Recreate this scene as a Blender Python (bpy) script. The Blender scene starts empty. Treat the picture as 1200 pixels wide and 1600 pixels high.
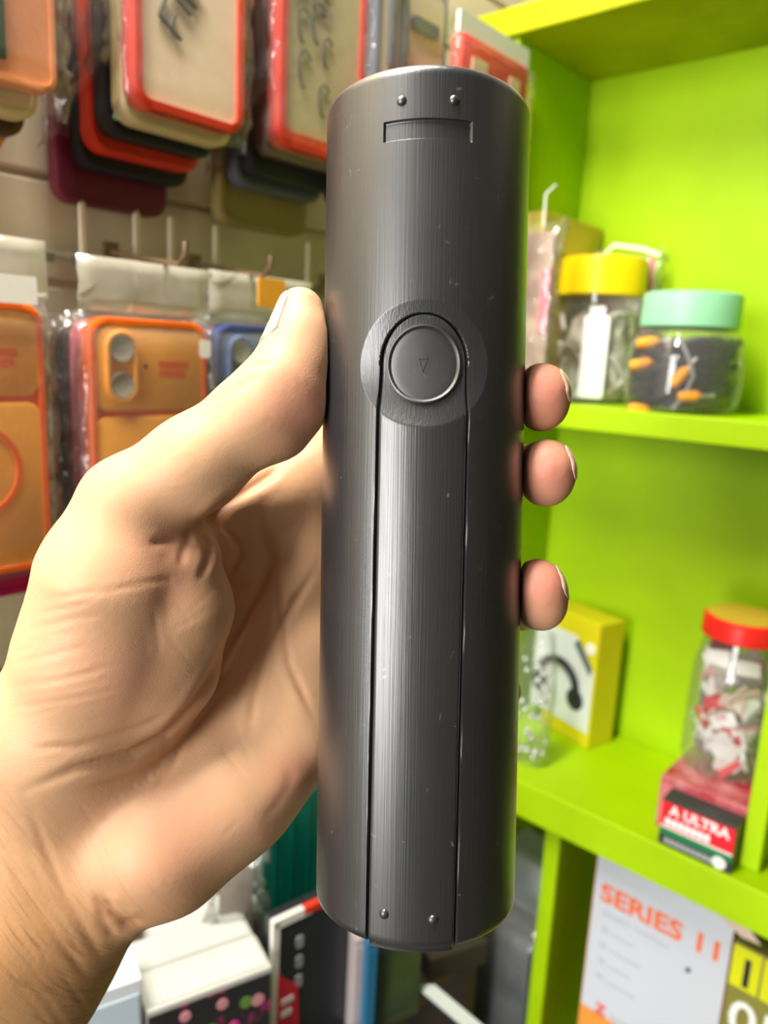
import bpy, bmesh, math, random
import numpy as np
from mathutils import Matrix, Vector, Euler

random.seed(7)
S = bpy.context.scene
COL = S.collection

# ------------------------------------------------------------------ camera
EYE = Vector((0.0, 0.0, 1.40))          # eye height of the person holding the tube
PITCH, ROLL, FPX = math.radians(11.8), 0.05, 1200.0
_fw = Vector((0, math.cos(PITCH), -math.sin(PITCH)))
_up = Vector((0, math.sin(PITCH), math.cos(PITCH)))
_rt = Vector((1, 0, 0))
CR = math.cos(ROLL) * _rt + math.sin(ROLL) * _up
CU = -math.sin(ROLL) * _rt + math.cos(ROLL) * _up
CF = _fw
cam_d = bpy.data.cameras.new('camera')
cam = bpy.data.objects.new('camera', cam_d)
COL.objects.link(cam)
M = Matrix.Identity(4)
for i in range(3):
    M[i][0], M[i][1], M[i][2], M[i][3] = CR[i], CU[i], -CF[i], EYE[i]
cam.matrix_world = M
HOLD = M.copy()                          # frame of the hand and what it holds: x right, y up, z towards the eye
cam_d.sensor_fit = 'VERTICAL'
cam_d.sensor_height = 36.0
cam_d.sensor_width = 27.0
cam_d.lens = 27.0
cam_d.clip_start = 0.01
cam_d.dof.use_dof = True
cam_d.dof.focus_distance = 0.236
cam_d.dof.aperture_fstop = 8.6
S.camera = cam

# ------------------------------------------------------------------ light
w = bpy.data.worlds.new('world'); S.world = w; w.use_nodes = True
bg = w.node_tree.nodes['Background']
bg.inputs[0].default_value = (1.0, 0.96, 0.88, 1)
bg.inputs[1].default_value = 0.09

def area(name, cam_loc, cam_target, sx, sy, power, color):
    d = bpy.data.lights.new(name, 'AREA'); d.shape = 'RECTANGLE'
    d.size, d.size_y, d.energy, d.color = sx, sy, power, color
    o = bpy.data.objects.new(name, d); COL.objects.link(o)
    p = HOLD @ Vector(cam_loc); t = HOLD @ Vector(cam_target)
    o.location = p
    o.rotation_euler = (t - p).to_track_quat('-Z', 'Y').to_euler()
    return o
# the open shop front, behind and to the left of the eye
area('shopfront_daylight', (-2.05, -0.22, 2.10), (0.0, 0.0, -0.3), 1.15, 1.85, 116, (1.0, 0.985, 0.96))
area('ceiling_tube_lamp', (-0.24, 0.78, 0.06), (-0.62, 0.10, -0.36), 0.8, 0.12, 29, (1.0, 0.95, 0.86))

S.view_settings.view_transform = 'Standard'
S.view_settings.look = 'None'
S.view_settings.gamma = 1.0
S.view_settings.use_curve_mapping = False
S.view_settings.exposure = 0.0

# ------------------------------------------------------------------ frames
TH = math.radians(49)
UD = Vector((math.cos(TH), math.sin(TH), 0))     # along the goods wall, away from the eye
UR = Vector((math.sin(TH), -math.cos(TH), 0))    # out of the goods wall, along the cabinet
UZ = Vector((0, 0, 1))
KB, UB, VB = -0.386, 0.710, 0.2565               # inner top left back corner of the cabinet
ROT_W, ROT_C = TH, TH - math.pi / 2

def ray(px, py):
    return (px - 600) / FPX * CR - (py - 800) / FPX * CU + CF
def at(px, py, z):                # world point at camera depth z
    return EYE + ray(px, py) * z
def wall_pt(px, py, k):           # (u, v) on a plane parallel to the goods wall
    d = ray(px, py); X = d * (k / d.dot(UR)); return X.dot(UD), X.z
def cab_pt(px, py, b):            # (a, h) on a plane parallel to the cabinet's back, b in front of it
    d = ray(px, py); X = d * ((UB - b) / d.dot(UD)); return X.dot(UR) - KB, X.z - VB
def WL(u, v, k):                  # wall frame -> world
    return EYE + UD * u + UR * k + UZ * v
def CL(a, b, h):                  # cabinet frame -> world (b towards the front)
    return EYE + UR * (KB + a) + UD * (UB - b) + UZ * (VB + h)
def hp(px, py, z):                # hold-frame coordinates
    return Vector(((px - 600) / FPX * z, -(py - 800) / FPX * z, -z))

# ------------------------------------------------------------------ materials
MATS = {}
def mat(name, color, rough=0.5, metal=0.0, noise=0.0, nscale=20.0, bump=0.0, bscale=200.0, stretch=(1, 1, 1),
        coat=0.0, sss=0.0, spec=0.5, color2=None, thr=None):
    if name in MATS: return MATS[name]
    m = bpy.data.materials.new(name); m.use_nodes = True
    nt = m.node_tree; b = nt.nodes['Principled BSDF']
    b.inputs['Base Color'].default_value = (*color, 1)
    b.inputs['Roughness'].default_value = rough
    b.inputs['Metallic'].default_value = metal
    b.inputs['Coat Weight'].default_value = coat
    b.inputs['Specular IOR Level'].default_value = spec
    if sss:
        b.inputs['Subsurface Weight'].default_value = sss
        b.inputs['Subsurface Radius'].default_value = (1.0, 0.35, 0.2)
        b.inputs['Subsurface Scale'].default_value = 0.003
    tc = nt.nodes.new('ShaderNodeTexCoord'); mp = nt.nodes.new('ShaderNodeMapping')
    mp.inputs['Scale'].default_value = stretch
    nt.links.new(tc.outputs['Object'], mp.inputs[0])
    if noise or color2:
        n = nt.nodes.new('ShaderNodeTexNoise'); n.inputs['Scale'].default_value = nscale; n.inputs['Detail'].default_value = 4
        nt.links.new(mp.outputs[0], n.inputs['Vector'])
        mx = nt.nodes.new('ShaderNodeMix'); mx.data_type = 'RGBA'
        c2 = color2 or tuple(max(0, c * (1 - noise)) for c in color)
        mx.inputs[6].default_value = (*color, 1); mx.inputs[7].default_value = (*c2, 1)
        src = n.outputs['Fac']
        r = nt.nodes.new('ShaderNodeValToRGB')
        lo, hi = thr or (0.35, 0.65)
        r.color_ramp.elements[0].position = lo; r.color_ramp.elements[1].position = hi
        nt.links.new(src, r.inputs[0]); nt.links.new(r.outputs[0], mx.inputs[0])
        nt.links.new(mx.outputs[2], b.inputs['Base Color'])
    if bump:
        n2 = nt.nodes.new('ShaderNodeTexNoise'); n2.inputs['Scale'].default_value = bscale; n2.inputs['Detail'].default_value = 3
        nt.links.new(mp.outputs[0], n2.inputs['Vector'])
        bp = nt.nodes.new('ShaderNodeBump'); bp.inputs['Strength'].default_value = bump; bp.inputs['Distance'].default_value = 0.001
        nt.links.new(n2.outputs['Fac'], bp.inputs['Height']); nt.links.new(bp.outputs[0], b.inputs['Normal'])
    MATS[name] = m
    return m

def clear(name, tint=(1, 1, 1), gloss=0.12, rough=0.08, haze=0.0, hazecol=(0.9, 0.9, 0.88), bump=0.0, bscale=60):
    """thin clear film or thin moulded plastic: lets light through, mirrors a little, may be milky"""
    if name in MATS: return MATS[name]
    m = bpy.data.materials.new(name); m.use_nodes = True
    nt = m.node_tree; nt.nodes.clear()
    out = nt.nodes.new('ShaderNodeOutputMaterial')
    tr = nt.nodes.new('ShaderNodeBsdfTransparent'); tr.inputs[0].default_value = (*tint, 1)
    gl = nt.nodes.new('ShaderNodeBsdfGlossy'); gl.inputs['Roughness'].default_value = rough
    di = nt.nodes.new('ShaderNodeBsdfDiffuse'); di.inputs[0].default_value = (*hazecol, 1)
    m1 = nt.nodes.new('ShaderNodeMixShader'); m1.inputs[0].default_value = haze
    nt.links.new(tr.outputs[0], m1.inputs[1]); nt.links.new(di.outputs[0], m1.inputs[2])
    m2 = nt.nodes.new('ShaderNodeMixShader')
    lw = nt.nodes.new('ShaderNodeLayerWeight'); lw.inputs['Blend'].default_value = 0.25
    mm = nt.nodes.new('ShaderNodeMath'); mm.operation = 'MULTIPLY_ADD'
    mm.inputs[1].default_value = 0.4; mm.inputs[2].default_value = gloss
    nt.links.new(lw.outputs['Fresnel'], mm.inputs[0]); nt.links.new(mm.outputs[0], m2.inputs[0])
    nt.links.new(m1.outputs[0], m2.inputs[1]); nt.links.new(gl.outputs[0], m2.inputs[2])
    nt.links.new(m2.outputs[0], out.inputs[0])
    if bump:
        tc = nt.nodes.new('ShaderNodeTexCoord')
        n2 = nt.nodes.new('ShaderNodeTexNoise'); n2.inputs['Scale'].default_value = bscale; n2.inputs['Detail'].default_value = 2
        nt.links.new(tc.outputs['Object'], n2.inputs['Vector'])
        bp = nt.nodes.new('ShaderNodeBump'); bp.inputs['Strength'].default_value = bump; bp.inputs['Distance'].default_value = 0.004
        nt.links.new(n2.outputs['Fac'], bp.inputs['Height']); nt.links.new(bp.outputs[0], gl.inputs['Normal'])
    MATS[name] = m
    return m

# ------------------------------------------------------------------ object helpers
def props(o, label=None, cat=None, group=None, kind=None):
    if label: o['label'] = label
    if cat: o['category'] = cat
    if group: o['group'] = group
    if kind: o['kind'] = kind
    return o
def thing(name, loc, rotz=0.0, label=None, cat=None, group=None, rot=None):
    o = bpy.data.objects.new(name, None); COL.objects.link(o)
    o.empty_display_size = 0.02
    o.location = loc; o.rotation_euler = rot if rot else (0, 0, rotz)
    return props(o, label, cat, group)
def link(name, me, m, parent=None, smooth=False):
    o = bpy.data.objects.new(name, me); COL.objects.link(o)
    if m is not None:
        me.materials.clear()
        for q in (m if isinstance(m, (list, tuple)) else [m]): me.materials.append(q)
    if smooth: me.shade_smooth()
    if parent: o.parent = parent
    return o
def copy_tree(o, parent=None):
    c = o.copy(); COL.objects.link(c)
    if parent: c.parent = parent
    for ch in o.children: copy_tree(ch, c)
    return c

class MB:
    def __init__(s): s.v, s.f = [], []
    def add(s, vs, fs):
        n = len(s.v); s.v += [tuple(q) for q in vs]; s.f += [tuple(i + n for i in f) for f in fs]; return s
    def layers(s, rings, cap0=True, cap1=True, closed=True):
        n = len(rings[0]); vs = [p for r in rings for p in r]; fs = []
        for i in range(len(rings) - 1):
            for j in range(n if closed else n - 1):
                a, b = i * n + j, i * n + (j + 1) % n
                fs.append((a, b, b + n, a + n))
        if cap0: fs.append(tuple(range(n - 1, -1, -1)))
        if cap1: fs.append(tuple((len(rings) - 1) * n + j for j in range(n)))
        return s.add(vs, fs)
    def box(s, x0, x1, y0, y1, z0, z1, bev=0.0):
        return s.rr(x0, x1, z0, z1, bev, y0, y1, bev, seg=2) if bev else s.rr(x0, x1, z0, z1, 0, y0, y1, 0)
    def rr(s, x0, x1, z0, z1, r, y0, y1, bev=0.0, seg=5):
        """rounded rectangle in x/z, from y0 (front) back to y1"""
        if bev:
            L = [(y0, bev), (y0 + bev * .3, bev * .3), (y0 + bev, 0), (y1 - bev, 0), (y1 - bev * .3, bev * .3), (y1, bev)]
        else: L = [(y0, 0), (y1, 0)]
        return s.layers([[(x, y, z) for x, z in outline(x0 + i, x1 - i, z0 + i, z1 - i, max(r - i, r * .4), seg)] for y, i in L])
    def frame(s, x0, x1, z0, z1, r, t, y0, y1, seg=5, tb=None):
        tb = tb or t
        o = outline(x0, x1, z0, z1, r, seg); i = outline(x0 + t, x1 - t, z0 + tb, z1 - t, max(r - t, r * .35), seg)
        e = min(0.0008, t * .25)
        o2 = outline(x0 + e, x1 - e, z0 + e, z1 - e, r, seg)
        R = [[(x, y1, z) for x, z in o], [(x, y0 + e, z) for x, z in o], [(x, y0, z) for x, z in o2], [(x, y0, z) for x, z in i], [(x, y1, z) for x, z in i]]
        return s.layers(R + [R[0]], False, False)
    def lathe(s, prof, n=40, c=(0, 0, 0), cap0=True, cap1=True):
        return s.layers([[(c[0] + r * math.cos(2 * math.pi * j / n), c[1] + r * math.sin(2 * math.pi * j / n), c[2] + z) for j in range(n)] for r, z in prof], cap0, cap1)
    def disc_y(s, prof, n=32, c=(0, 0, 0)):
        """turned about the y axis"""
        return s.layers([[(c[0] + r * math.cos(2 * math.pi * j / n), c[1] + y, c[2] + r * math.sin(2 * math.pi * j / n)) for j in range(n)] for r, y in prof])
    def tube(s, pts, r, n=8):
        pts = [Vector(p) for p in pts]; rings = []
        rs = r if isinstance(r, (list, tuple)) else [r] * len(pts)
        for i, p in enumerate(pts):
            d = (pts[min(i + 1, len(pts) - 1)] - pts[max(i - 1, 0)]).normalized()
            a = d.cross(Vector((0.31, 0.2, 0.93))).normalized(); b = d.cross(a)
            rings.append([p + a * math.cos(2 * math.pi * j / n) * rs[i] + b * math.sin(2 * math.pi * j / n) * rs[i] for j in range(n)])
        return s.layers(rings)
    def mesh(s, name='m'):
        me = bpy.data.meshes.new(name); me.from_pydata(s.v, [], s.f)
        bm = bmesh.new(); bm.from_mesh(me); bmesh.ops.recalc_face_normals(bm, faces=bm.faces); bm.to_mesh(me); bm.free()
        return me
    def build(s, name, m, parent=None, smooth=False):
        o = link(name, s.mesh(name), m, parent)
        if smooth:
            o.data.shade_smooth()
            o.data.set_sharp_from_angle(angle=math.radians(38))
        return o
def outline(x0, x1, z0, z1, r, seg=5):
    if r <= 0: return [(x0, z0), (x1, z0), (x1, z1), (x0, z1)]
    r = min(r, (x1 - x0) / 2 * .999, (z1 - z0) / 2 * .999); P = []
    for cx, cz, a0 in ((x0 + r, z0 + r, 180), (x1 - r, z0 + r, 270), (x1 - r, z1 - r, 0), (x0 + r, z1 - r, 90)):
        for i in range(seg + 1):
            a = math.radians(a0 + 90 * i / seg); P.append((cx + r * math.cos(a), cz + r * math.sin(a)))
    return P
def text(name, body, size, m, parent, loc, rot, ext=0.0003, align='LEFT', shear=0.0, bold=0.0, sx=1.0):
    c = bpy.data.curves.new(name, 'FONT'); c.body = body; c.size = size; c.extrude = ext; c.align_x = align; c.shear = shear
    c.offset = bold; c.resolution_u = 3
    t = bpy.data.objects.new(name, c); COL.objects.link(t)
    me = bpy.data.meshes.new_from_object(t.evaluated_get(bpy.context.evaluated_depsgraph_get()))
    bpy.data.objects.remove(t)
    o = link(name, me, m, parent); o.location = loc; o.rotation_euler = rot; o.scale = (sx, 1, 1)
    return o
FRONT = (math.pi / 2, 0, 0)              # lettering upright on a face that looks along -y

# ------------------------------------------------------------------ the shop: walls and floor
GREEN = mat('lime_green_paint', (0.37, 0.60, 0.0), 0.5, noise=0.16, nscale=9, bump=0.25, bscale=60, spec=0.2)
WALLP = mat('cream_board', (0.70, 0.60, 0.41), 0.6, noise=0.15, nscale=14)
KW = -0.490
def struct(name, mb, m, loc=(0, 0, 0), rotz=0.0):
    o = mb.build(name, m); o.location = loc; o.rotation_euler = (0, 0, rotz); o['kind'] = 'structure'; return o
wl = MB(); wl.box(-1.2, 1.6, 0.006, 0.05, -1.40, 1.1)
wall_left = struct('wall_left', wl, WALLP, WL(0, 0, KW), ROT_W)
for k in range(14):            # the boards of the goods wall
    z0 = -0.40 + k * 0.062
    b = MB().box(-0.3, 1.1, 0.0, 0.0075, z0, z0 + 0.0575, 0.0015).build('wall_board', WALLP, wall_left)
struct('floor', MB().box(-2.5, 2.5, -2.5, 2.5, -0.02, 0.0), mat('grey_concrete', (0.22, 0.21, 0.19), 0.7, noise=.3))
wb = MB(); wb.box(-1.5, 1.5, 0, 0.04, 0, 2.5)
struct('wall_back', wb, mat('shop_wall', (0.45, 0.42, 0.34), 0.7, noise=.2), CL(1.0, -0.06, -1.40 - VB), ROT_C)

# ------------------------------------------------------------------ the green cabinet of open compartments
cab = thing('shelf_cabinet', CL(0, 0, -1.40 - VB), ROT_C, 'lime green painted wooden cabinet of open compartments along the right side', 'cabinet')
ZC = 1.40 + VB                # height of the top compartment's ceiling
def cbox(name, a0, a1, b0, b1, h0, h1, m=None, lab=None):
    o = MB().box(a0, a1, -b1, -b0, ZC + h0, ZC + h1, 0.0012).build(name, m or GREEN, cab)
    if lab: o['label'] = lab
    return o
DEP = 0.126
DARKG = mat('darkened_bay_board', (0.055, 0.06, 0.025), 0.6, noise=0.3, nscale=9, spec=0.2)  # right hand bays coloured dark to keep green reflections off the tube
cbox('back_panel', -0.012, 0.272, -0.012, 0.0, -1.45, 0.12)
o_ = cbox('back_panel', 0.272, 0.95, -0.012, 0.0, -1.45, 0.12, DARKG, 'back of the right hand bay, coloured dark against green reflections')
cbox('side_panel', -0.012, 0.0, 0.0, DEP, -0.63, 0.0)
cbox('top_board', -0.05, 0.40, 0.0, DEP + 0.006, 0.0, 0.022, mat('olive_lime_paint_with_shade', (0.40, 0.44, 0.0), 0.5, noise=0.3, nscale=14, spec=0.2))  # olive paint, with some of the underside's shade put into the colour
cbox('shelf', 0.0, 0.258, 0.0, DEP, -0.312, -0.2925)
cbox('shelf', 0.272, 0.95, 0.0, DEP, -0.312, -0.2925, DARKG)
cbox('bottom_shelf', -0.04, 0.40, 0.0, 0.150, -0.6615, -0.6275)
cbox('divider', 0.258, 0.272, 0.0, 0.129, -0.6275, 0.0)
cbox('divider', 0.098, 0.113, 0.0, 0.134, -0.955, -0.6615)
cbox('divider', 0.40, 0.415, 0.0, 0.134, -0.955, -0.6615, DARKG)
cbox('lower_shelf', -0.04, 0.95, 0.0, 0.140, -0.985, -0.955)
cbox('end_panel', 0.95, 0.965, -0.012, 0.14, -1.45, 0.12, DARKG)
struct('blocker_wall_right', MB().box(-0.02, 1.8, 0, 0.04, 0, 2.5), mat('dark_blocker_brown', (0.10, 0.085, 0.06), 0.7, noise=.2), CL(1.05, 0.0, -1.40 - VB), ROT_C - math.pi / 2)  # unseen wall, added dark to keep light off the tube's right side


# ------------------------------------------------------------------ the black tube in the hand
TR = 0.0324
def tube_matrix():
    top, bot = hp(668, 240, 0.2478), hp(648.5, 1380, 0.2530)
    y = (top - bot).normalized()
    c = hp(658.3, 800, 0.2503)
    z = -c.copy(); z = (z - y * z.dot(y)).normalized(); x = y.cross(z)
    m = Matrix.Identity(4)
    for i in range(3): m[i][0], m[i][1], m[i][2], m[i][3] = x[i], y[i], z[i], c[i]
    return HOLD @ m
TUBE_M = tube_matrix()
Y_TOP, Y_BOT, BTN_Y = 0.1275, -0.1262, 0.0428
FL_W, FL_R = 0.0133, 0.0139
def fl_c(y): return -0.0011 * max(0.0, (BTN_Y - y)) / 0.17
def dish(s, y):
    r2 = (s / 0.0196) ** 2 + ((y - BTN_Y) / 0.0180) ** 2
    return 0.0029 * max(0.0, 1 - r2)
def slot(s, y):
    e = 0.00025
    dx = 0.0129 - abs(s); dy = 0.0029 - abs(y - 0.1085)
    q = min(dx, dy); q = max(0.0, min(1.0, q / e)); return 0.0009 * q
def on_tube(s, y, d=0.0):
    a = s / TR; r = TR - d
    return (r * math.sin(a), y, r * math.cos(a))
def end_inset(y):
    B = 0.0035
    q = max(0.0, B - (Y_TOP - y), B - (y - Y_BOT)); q = min(q, B)
    return B - math.sqrt(max(0.0, B * B - q * q))
def flap_half(y):
    top = BTN_Y + FL_R
    if y >= top: return 0.0
    if y > BTN_Y: return min(FL_W + (FL_R - FL_W) * 0, math.sqrt(max(0, FL_R ** 2 - (y - BTN_Y) ** 2)) * FL_W / FL_R)
    return FL_W
def build_tube():
    root = thing('handheld_tube', (0, 0, 0), label='long black brushed plastic tube with folding flap, held upright in the hand', cat='tube')
    root.matrix_world = TUBE_M
    black = tube_mat('black_plastic', 0.35)
    # body: rows are dense where the dish, slot and bevels are
    ys = set()
    def rng(a, b, st):
        n = max(1, round((b - a) / st))
        for i in range(n + 1): ys.add(round(a + (b - a) * i / n, 6))
    rng(Y_BOT, Y_BOT + 0.005, 0.0005); rng(Y_BOT + 0.005, BTN_Y - 0.0195, 0.006); rng(BTN_Y - 0.0195, BTN_Y + 0.0195, 0.0002)
    rng(BTN_Y + 0.0195, 0.1050, 0.006); rng(0.1050, 0.1120, 0.0002); rng(0.1120, Y_TOP - 0.005, 0.002); rng(Y_TOP - 0.005, Y_TOP, 0.0005)
    ys = sorted(ys)
    half = math.pi * TR
    ss = [-half + i * 0.0016 for i in range(int((half - 0.021) / 0.0016))]
    ss = ss + list(np.arange(-0.0208, 0.02081, 0.0002)) + [-q for q in reversed(ss)][:-1]
    rings = []
    for y in ys:
        w_ = flap_half(y); c_ = fl_c(y); e = end_inset(y); row = []
        for s_ in ss:
            d = e + slot(s_, y) + dish(s_, y)
            g = (w_ + 0.00045) - abs(s_ - c_) if w_ > 0 else -1
            if y > BTN_Y: g = (FL_R + 0.0006) - math.hypot((s_ - c_) * FL_R / FL_W, y - BTN_Y)
            if g > 0: d += 0.0032 * min(1.0, g / 0.0006)
            row.append(on_tube(s_, y, d))
        rings.append(row)
    mb = MB(); mb.layers(rings, True, True)
    me = bpy.data.meshes.new('body'); me.from_pydata(mb.v, [], mb.f)
    body = link('body', me, black, root); me.shade_smooth(); me.set_sharp_from_angle(angle=math.radians(50))
    # the flap (folding stand) with its round head
    rows = list(np.linspace(Y_BOT - 0.0002, Y_BOT + 0.004, 8)) + list(np.linspace(Y_BOT + 0.006, BTN_Y - 0.02, 30)) + list(np.linspace(BTN_Y - 0.0195, BTN_Y, 60))
    rows += [BTN_Y + FL_R * math.sin(a) for a in np.linspace(0.03, math.pi / 2 - 0.02, 46)]
    N = 48; rings = []
    for y in rows:
        hw = FL_W - 0.00035 if y <= BTN_Y else (FL_W - 0.00035) * math.sqrt(max(0.0, 1 - ((y - BTN_Y) / FL_R) ** 2))
        top, bt = [], []
        for j in range(N + 1):
            t = -1 + 2 * j / N; s_ = fl_c(y) + hw * t
            edge = 0.0004 * max(0, abs(t) - 0.965) / 0.035
            e = 0.7 * end_inset(max(y, Y_BOT + 0.0008))
            top.append(on_tube(s_, y, e + dish(s_, y) + edge)); bt.append(on_tube(s_, y, e + dish(s_, y) + 0.0026))
        rings.append(top + bt[::-1])
    mb = MB(); mb.layers(rings, True, True)
    fl = mb.build('folding_flap', black, root, True)
    fl['label'] = 'long flap set flush between two seams'
    # round press button with a raised rim, sitting in the dish
    prof = [(0.0, .00055), (.004, .00055), (.008, .0005), (.0097, .00042), (.01005, .00035), (.0103, .00075), (.0107, .00105), (.0111, .00095), (.0114, .0005), (.0116, -.0004)]
    rings = []
    for r, hgt in prof:
        r = max(r, 0.0001)
        rings.append([on_tube(r * math.cos(a), BTN_Y + r * math.sin(a), dish(r * math.cos(a), BTN_Y + r * math.sin(a)) - hgt) for a in np.linspace(0, 2 * math.pi, 96, False)])
    mb = MB(); mb.layers(rings, True, False)
    bt = mb.build('round_button', tube_mat('black_plastic_matte', 0.42, streak=0.15), root, True)
    # little arrow mark moulded on the button
    mk = MB()
    tri = [(-0.0016, .0016), (0.0012, .0018), (-0.0002, -.0022)]
    for a, b, r in ((tri[0], tri[1], .00022), (tri[1], tri[2], .00013), (tri[2], tri[0], .0002), (tri[2], (.0012, -.0025), .00012)):
        mk.tube([on_tube(a[0], BTN_Y + a[1], dish(a[0], BTN_Y + a[1]) - .00052), on_tube(b[0], BTN_Y + b[1], dish(b[0], BTN_Y + b[1]) - .00052)], r, 6)
    mk.build('arrow_mark', black, bt, True)
    # moulded studs
    for sx, y, par in ((-.0076, .1166, root), (.0074, .1166, root), (-.0089, -.1158, root), (.0054, -.1165, root)):
        rings = []
        for k in range(7):
            q = k / 6 * math.pi / 2; r = .00150 * math.cos(q); hgt = .0011 * math.sin(q)
            rings.append([on_tube(sx + r * math.cos(a), y + r * math.sin(a), -hgt + 0.0002) for a in np.linspace(0, 2 * math.pi, 18, False)])
        MB().layers(rings).build('stud', black, root, True)
    return root
def tube_mat(name, rough, streak=1.0):
    m = bpy.data.materials.new(name); m.use_nodes = True; nt = m.node_tree; b = nt.nodes['Principled BSDF']
    N = nt.nodes.new; L = nt.links.new
    tc = N('ShaderNodeTexCoord'); mp = N('ShaderNodeMapping'); mp.inputs['Scale'].default_value = (2600, 14, 2600)
    L(tc.outputs['Object'], mp.inputs[0])
    n = N('ShaderNodeTexNoise'); n.inputs['Scale'].default_value = 1.0; n.inputs['Detail'].default_value = 3
    L(mp.outputs[0], n.inputs['Vector'])
    # wear patches: where the brushing shows
    n3 = N('ShaderNodeTexNoise'); n3.inputs['Scale'].default_value = 16; n3.inputs['Detail'].default_value = 4
    L(tc.outputs['Object'], n3.inputs['Vector'])
    sc = N('ShaderNodeTexNoise'); sc.inputs['Scale'].default_value = 230; sc.inputs['Detail'].default_value = 5; sc.inputs['Distortion'].default_value = 1.0
    L(tc.outputs['Object'], sc.inputs['Vector'])
    sr = N('ShaderNodeValToRGB'); sr.color_ramp.elements[0].position = .69; sr.color_ramp.elements[1].position = .76
    L(sc.outputs['Fac'], sr.inputs[0])
    mul = N('ShaderNodeMath'); mul.operation = 'MULTIPLY_ADD'; mul.inputs[1].default_value = 0.22; mul.inputs[2].default_value = rough - 0.11
    L(n3.outputs['Fac'], mul.inputs[0]); L(mul.outputs[0], b.inputs['Roughness'])
    mx = N('ShaderNodeMix'); mx.data_type = 'RGBA'
    mx.inputs[6].default_value = (0.014, 0.0155, 0.018, 1); mx.inputs[7].default_value = (0.11, 0.115, 0.12, 1)
    L(sr.outputs[0], mx.inputs[0]); L(mx.outputs[2], b.inputs['Base Color'])
    bp = N('ShaderNodeBump'); bp.inputs['Strength'].default_value = 0.24 * streak; bp.inputs['Distance'].default_value = 0.0003
    L(n.outputs['Fac'], bp.inputs['Height']); L(bp.outputs[0], b.inputs['Normal'])
    b.inputs['Specular IOR Level'].default_value = 1.0
    b.inputs['Coat Weight'].default_value = 0.6; b.inputs['Coat Roughness'].default_value = rough - 0.03
    L(bp.outputs[0], b.inputs['Coat Normal'])
    return m
tube = build_tube()


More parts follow.
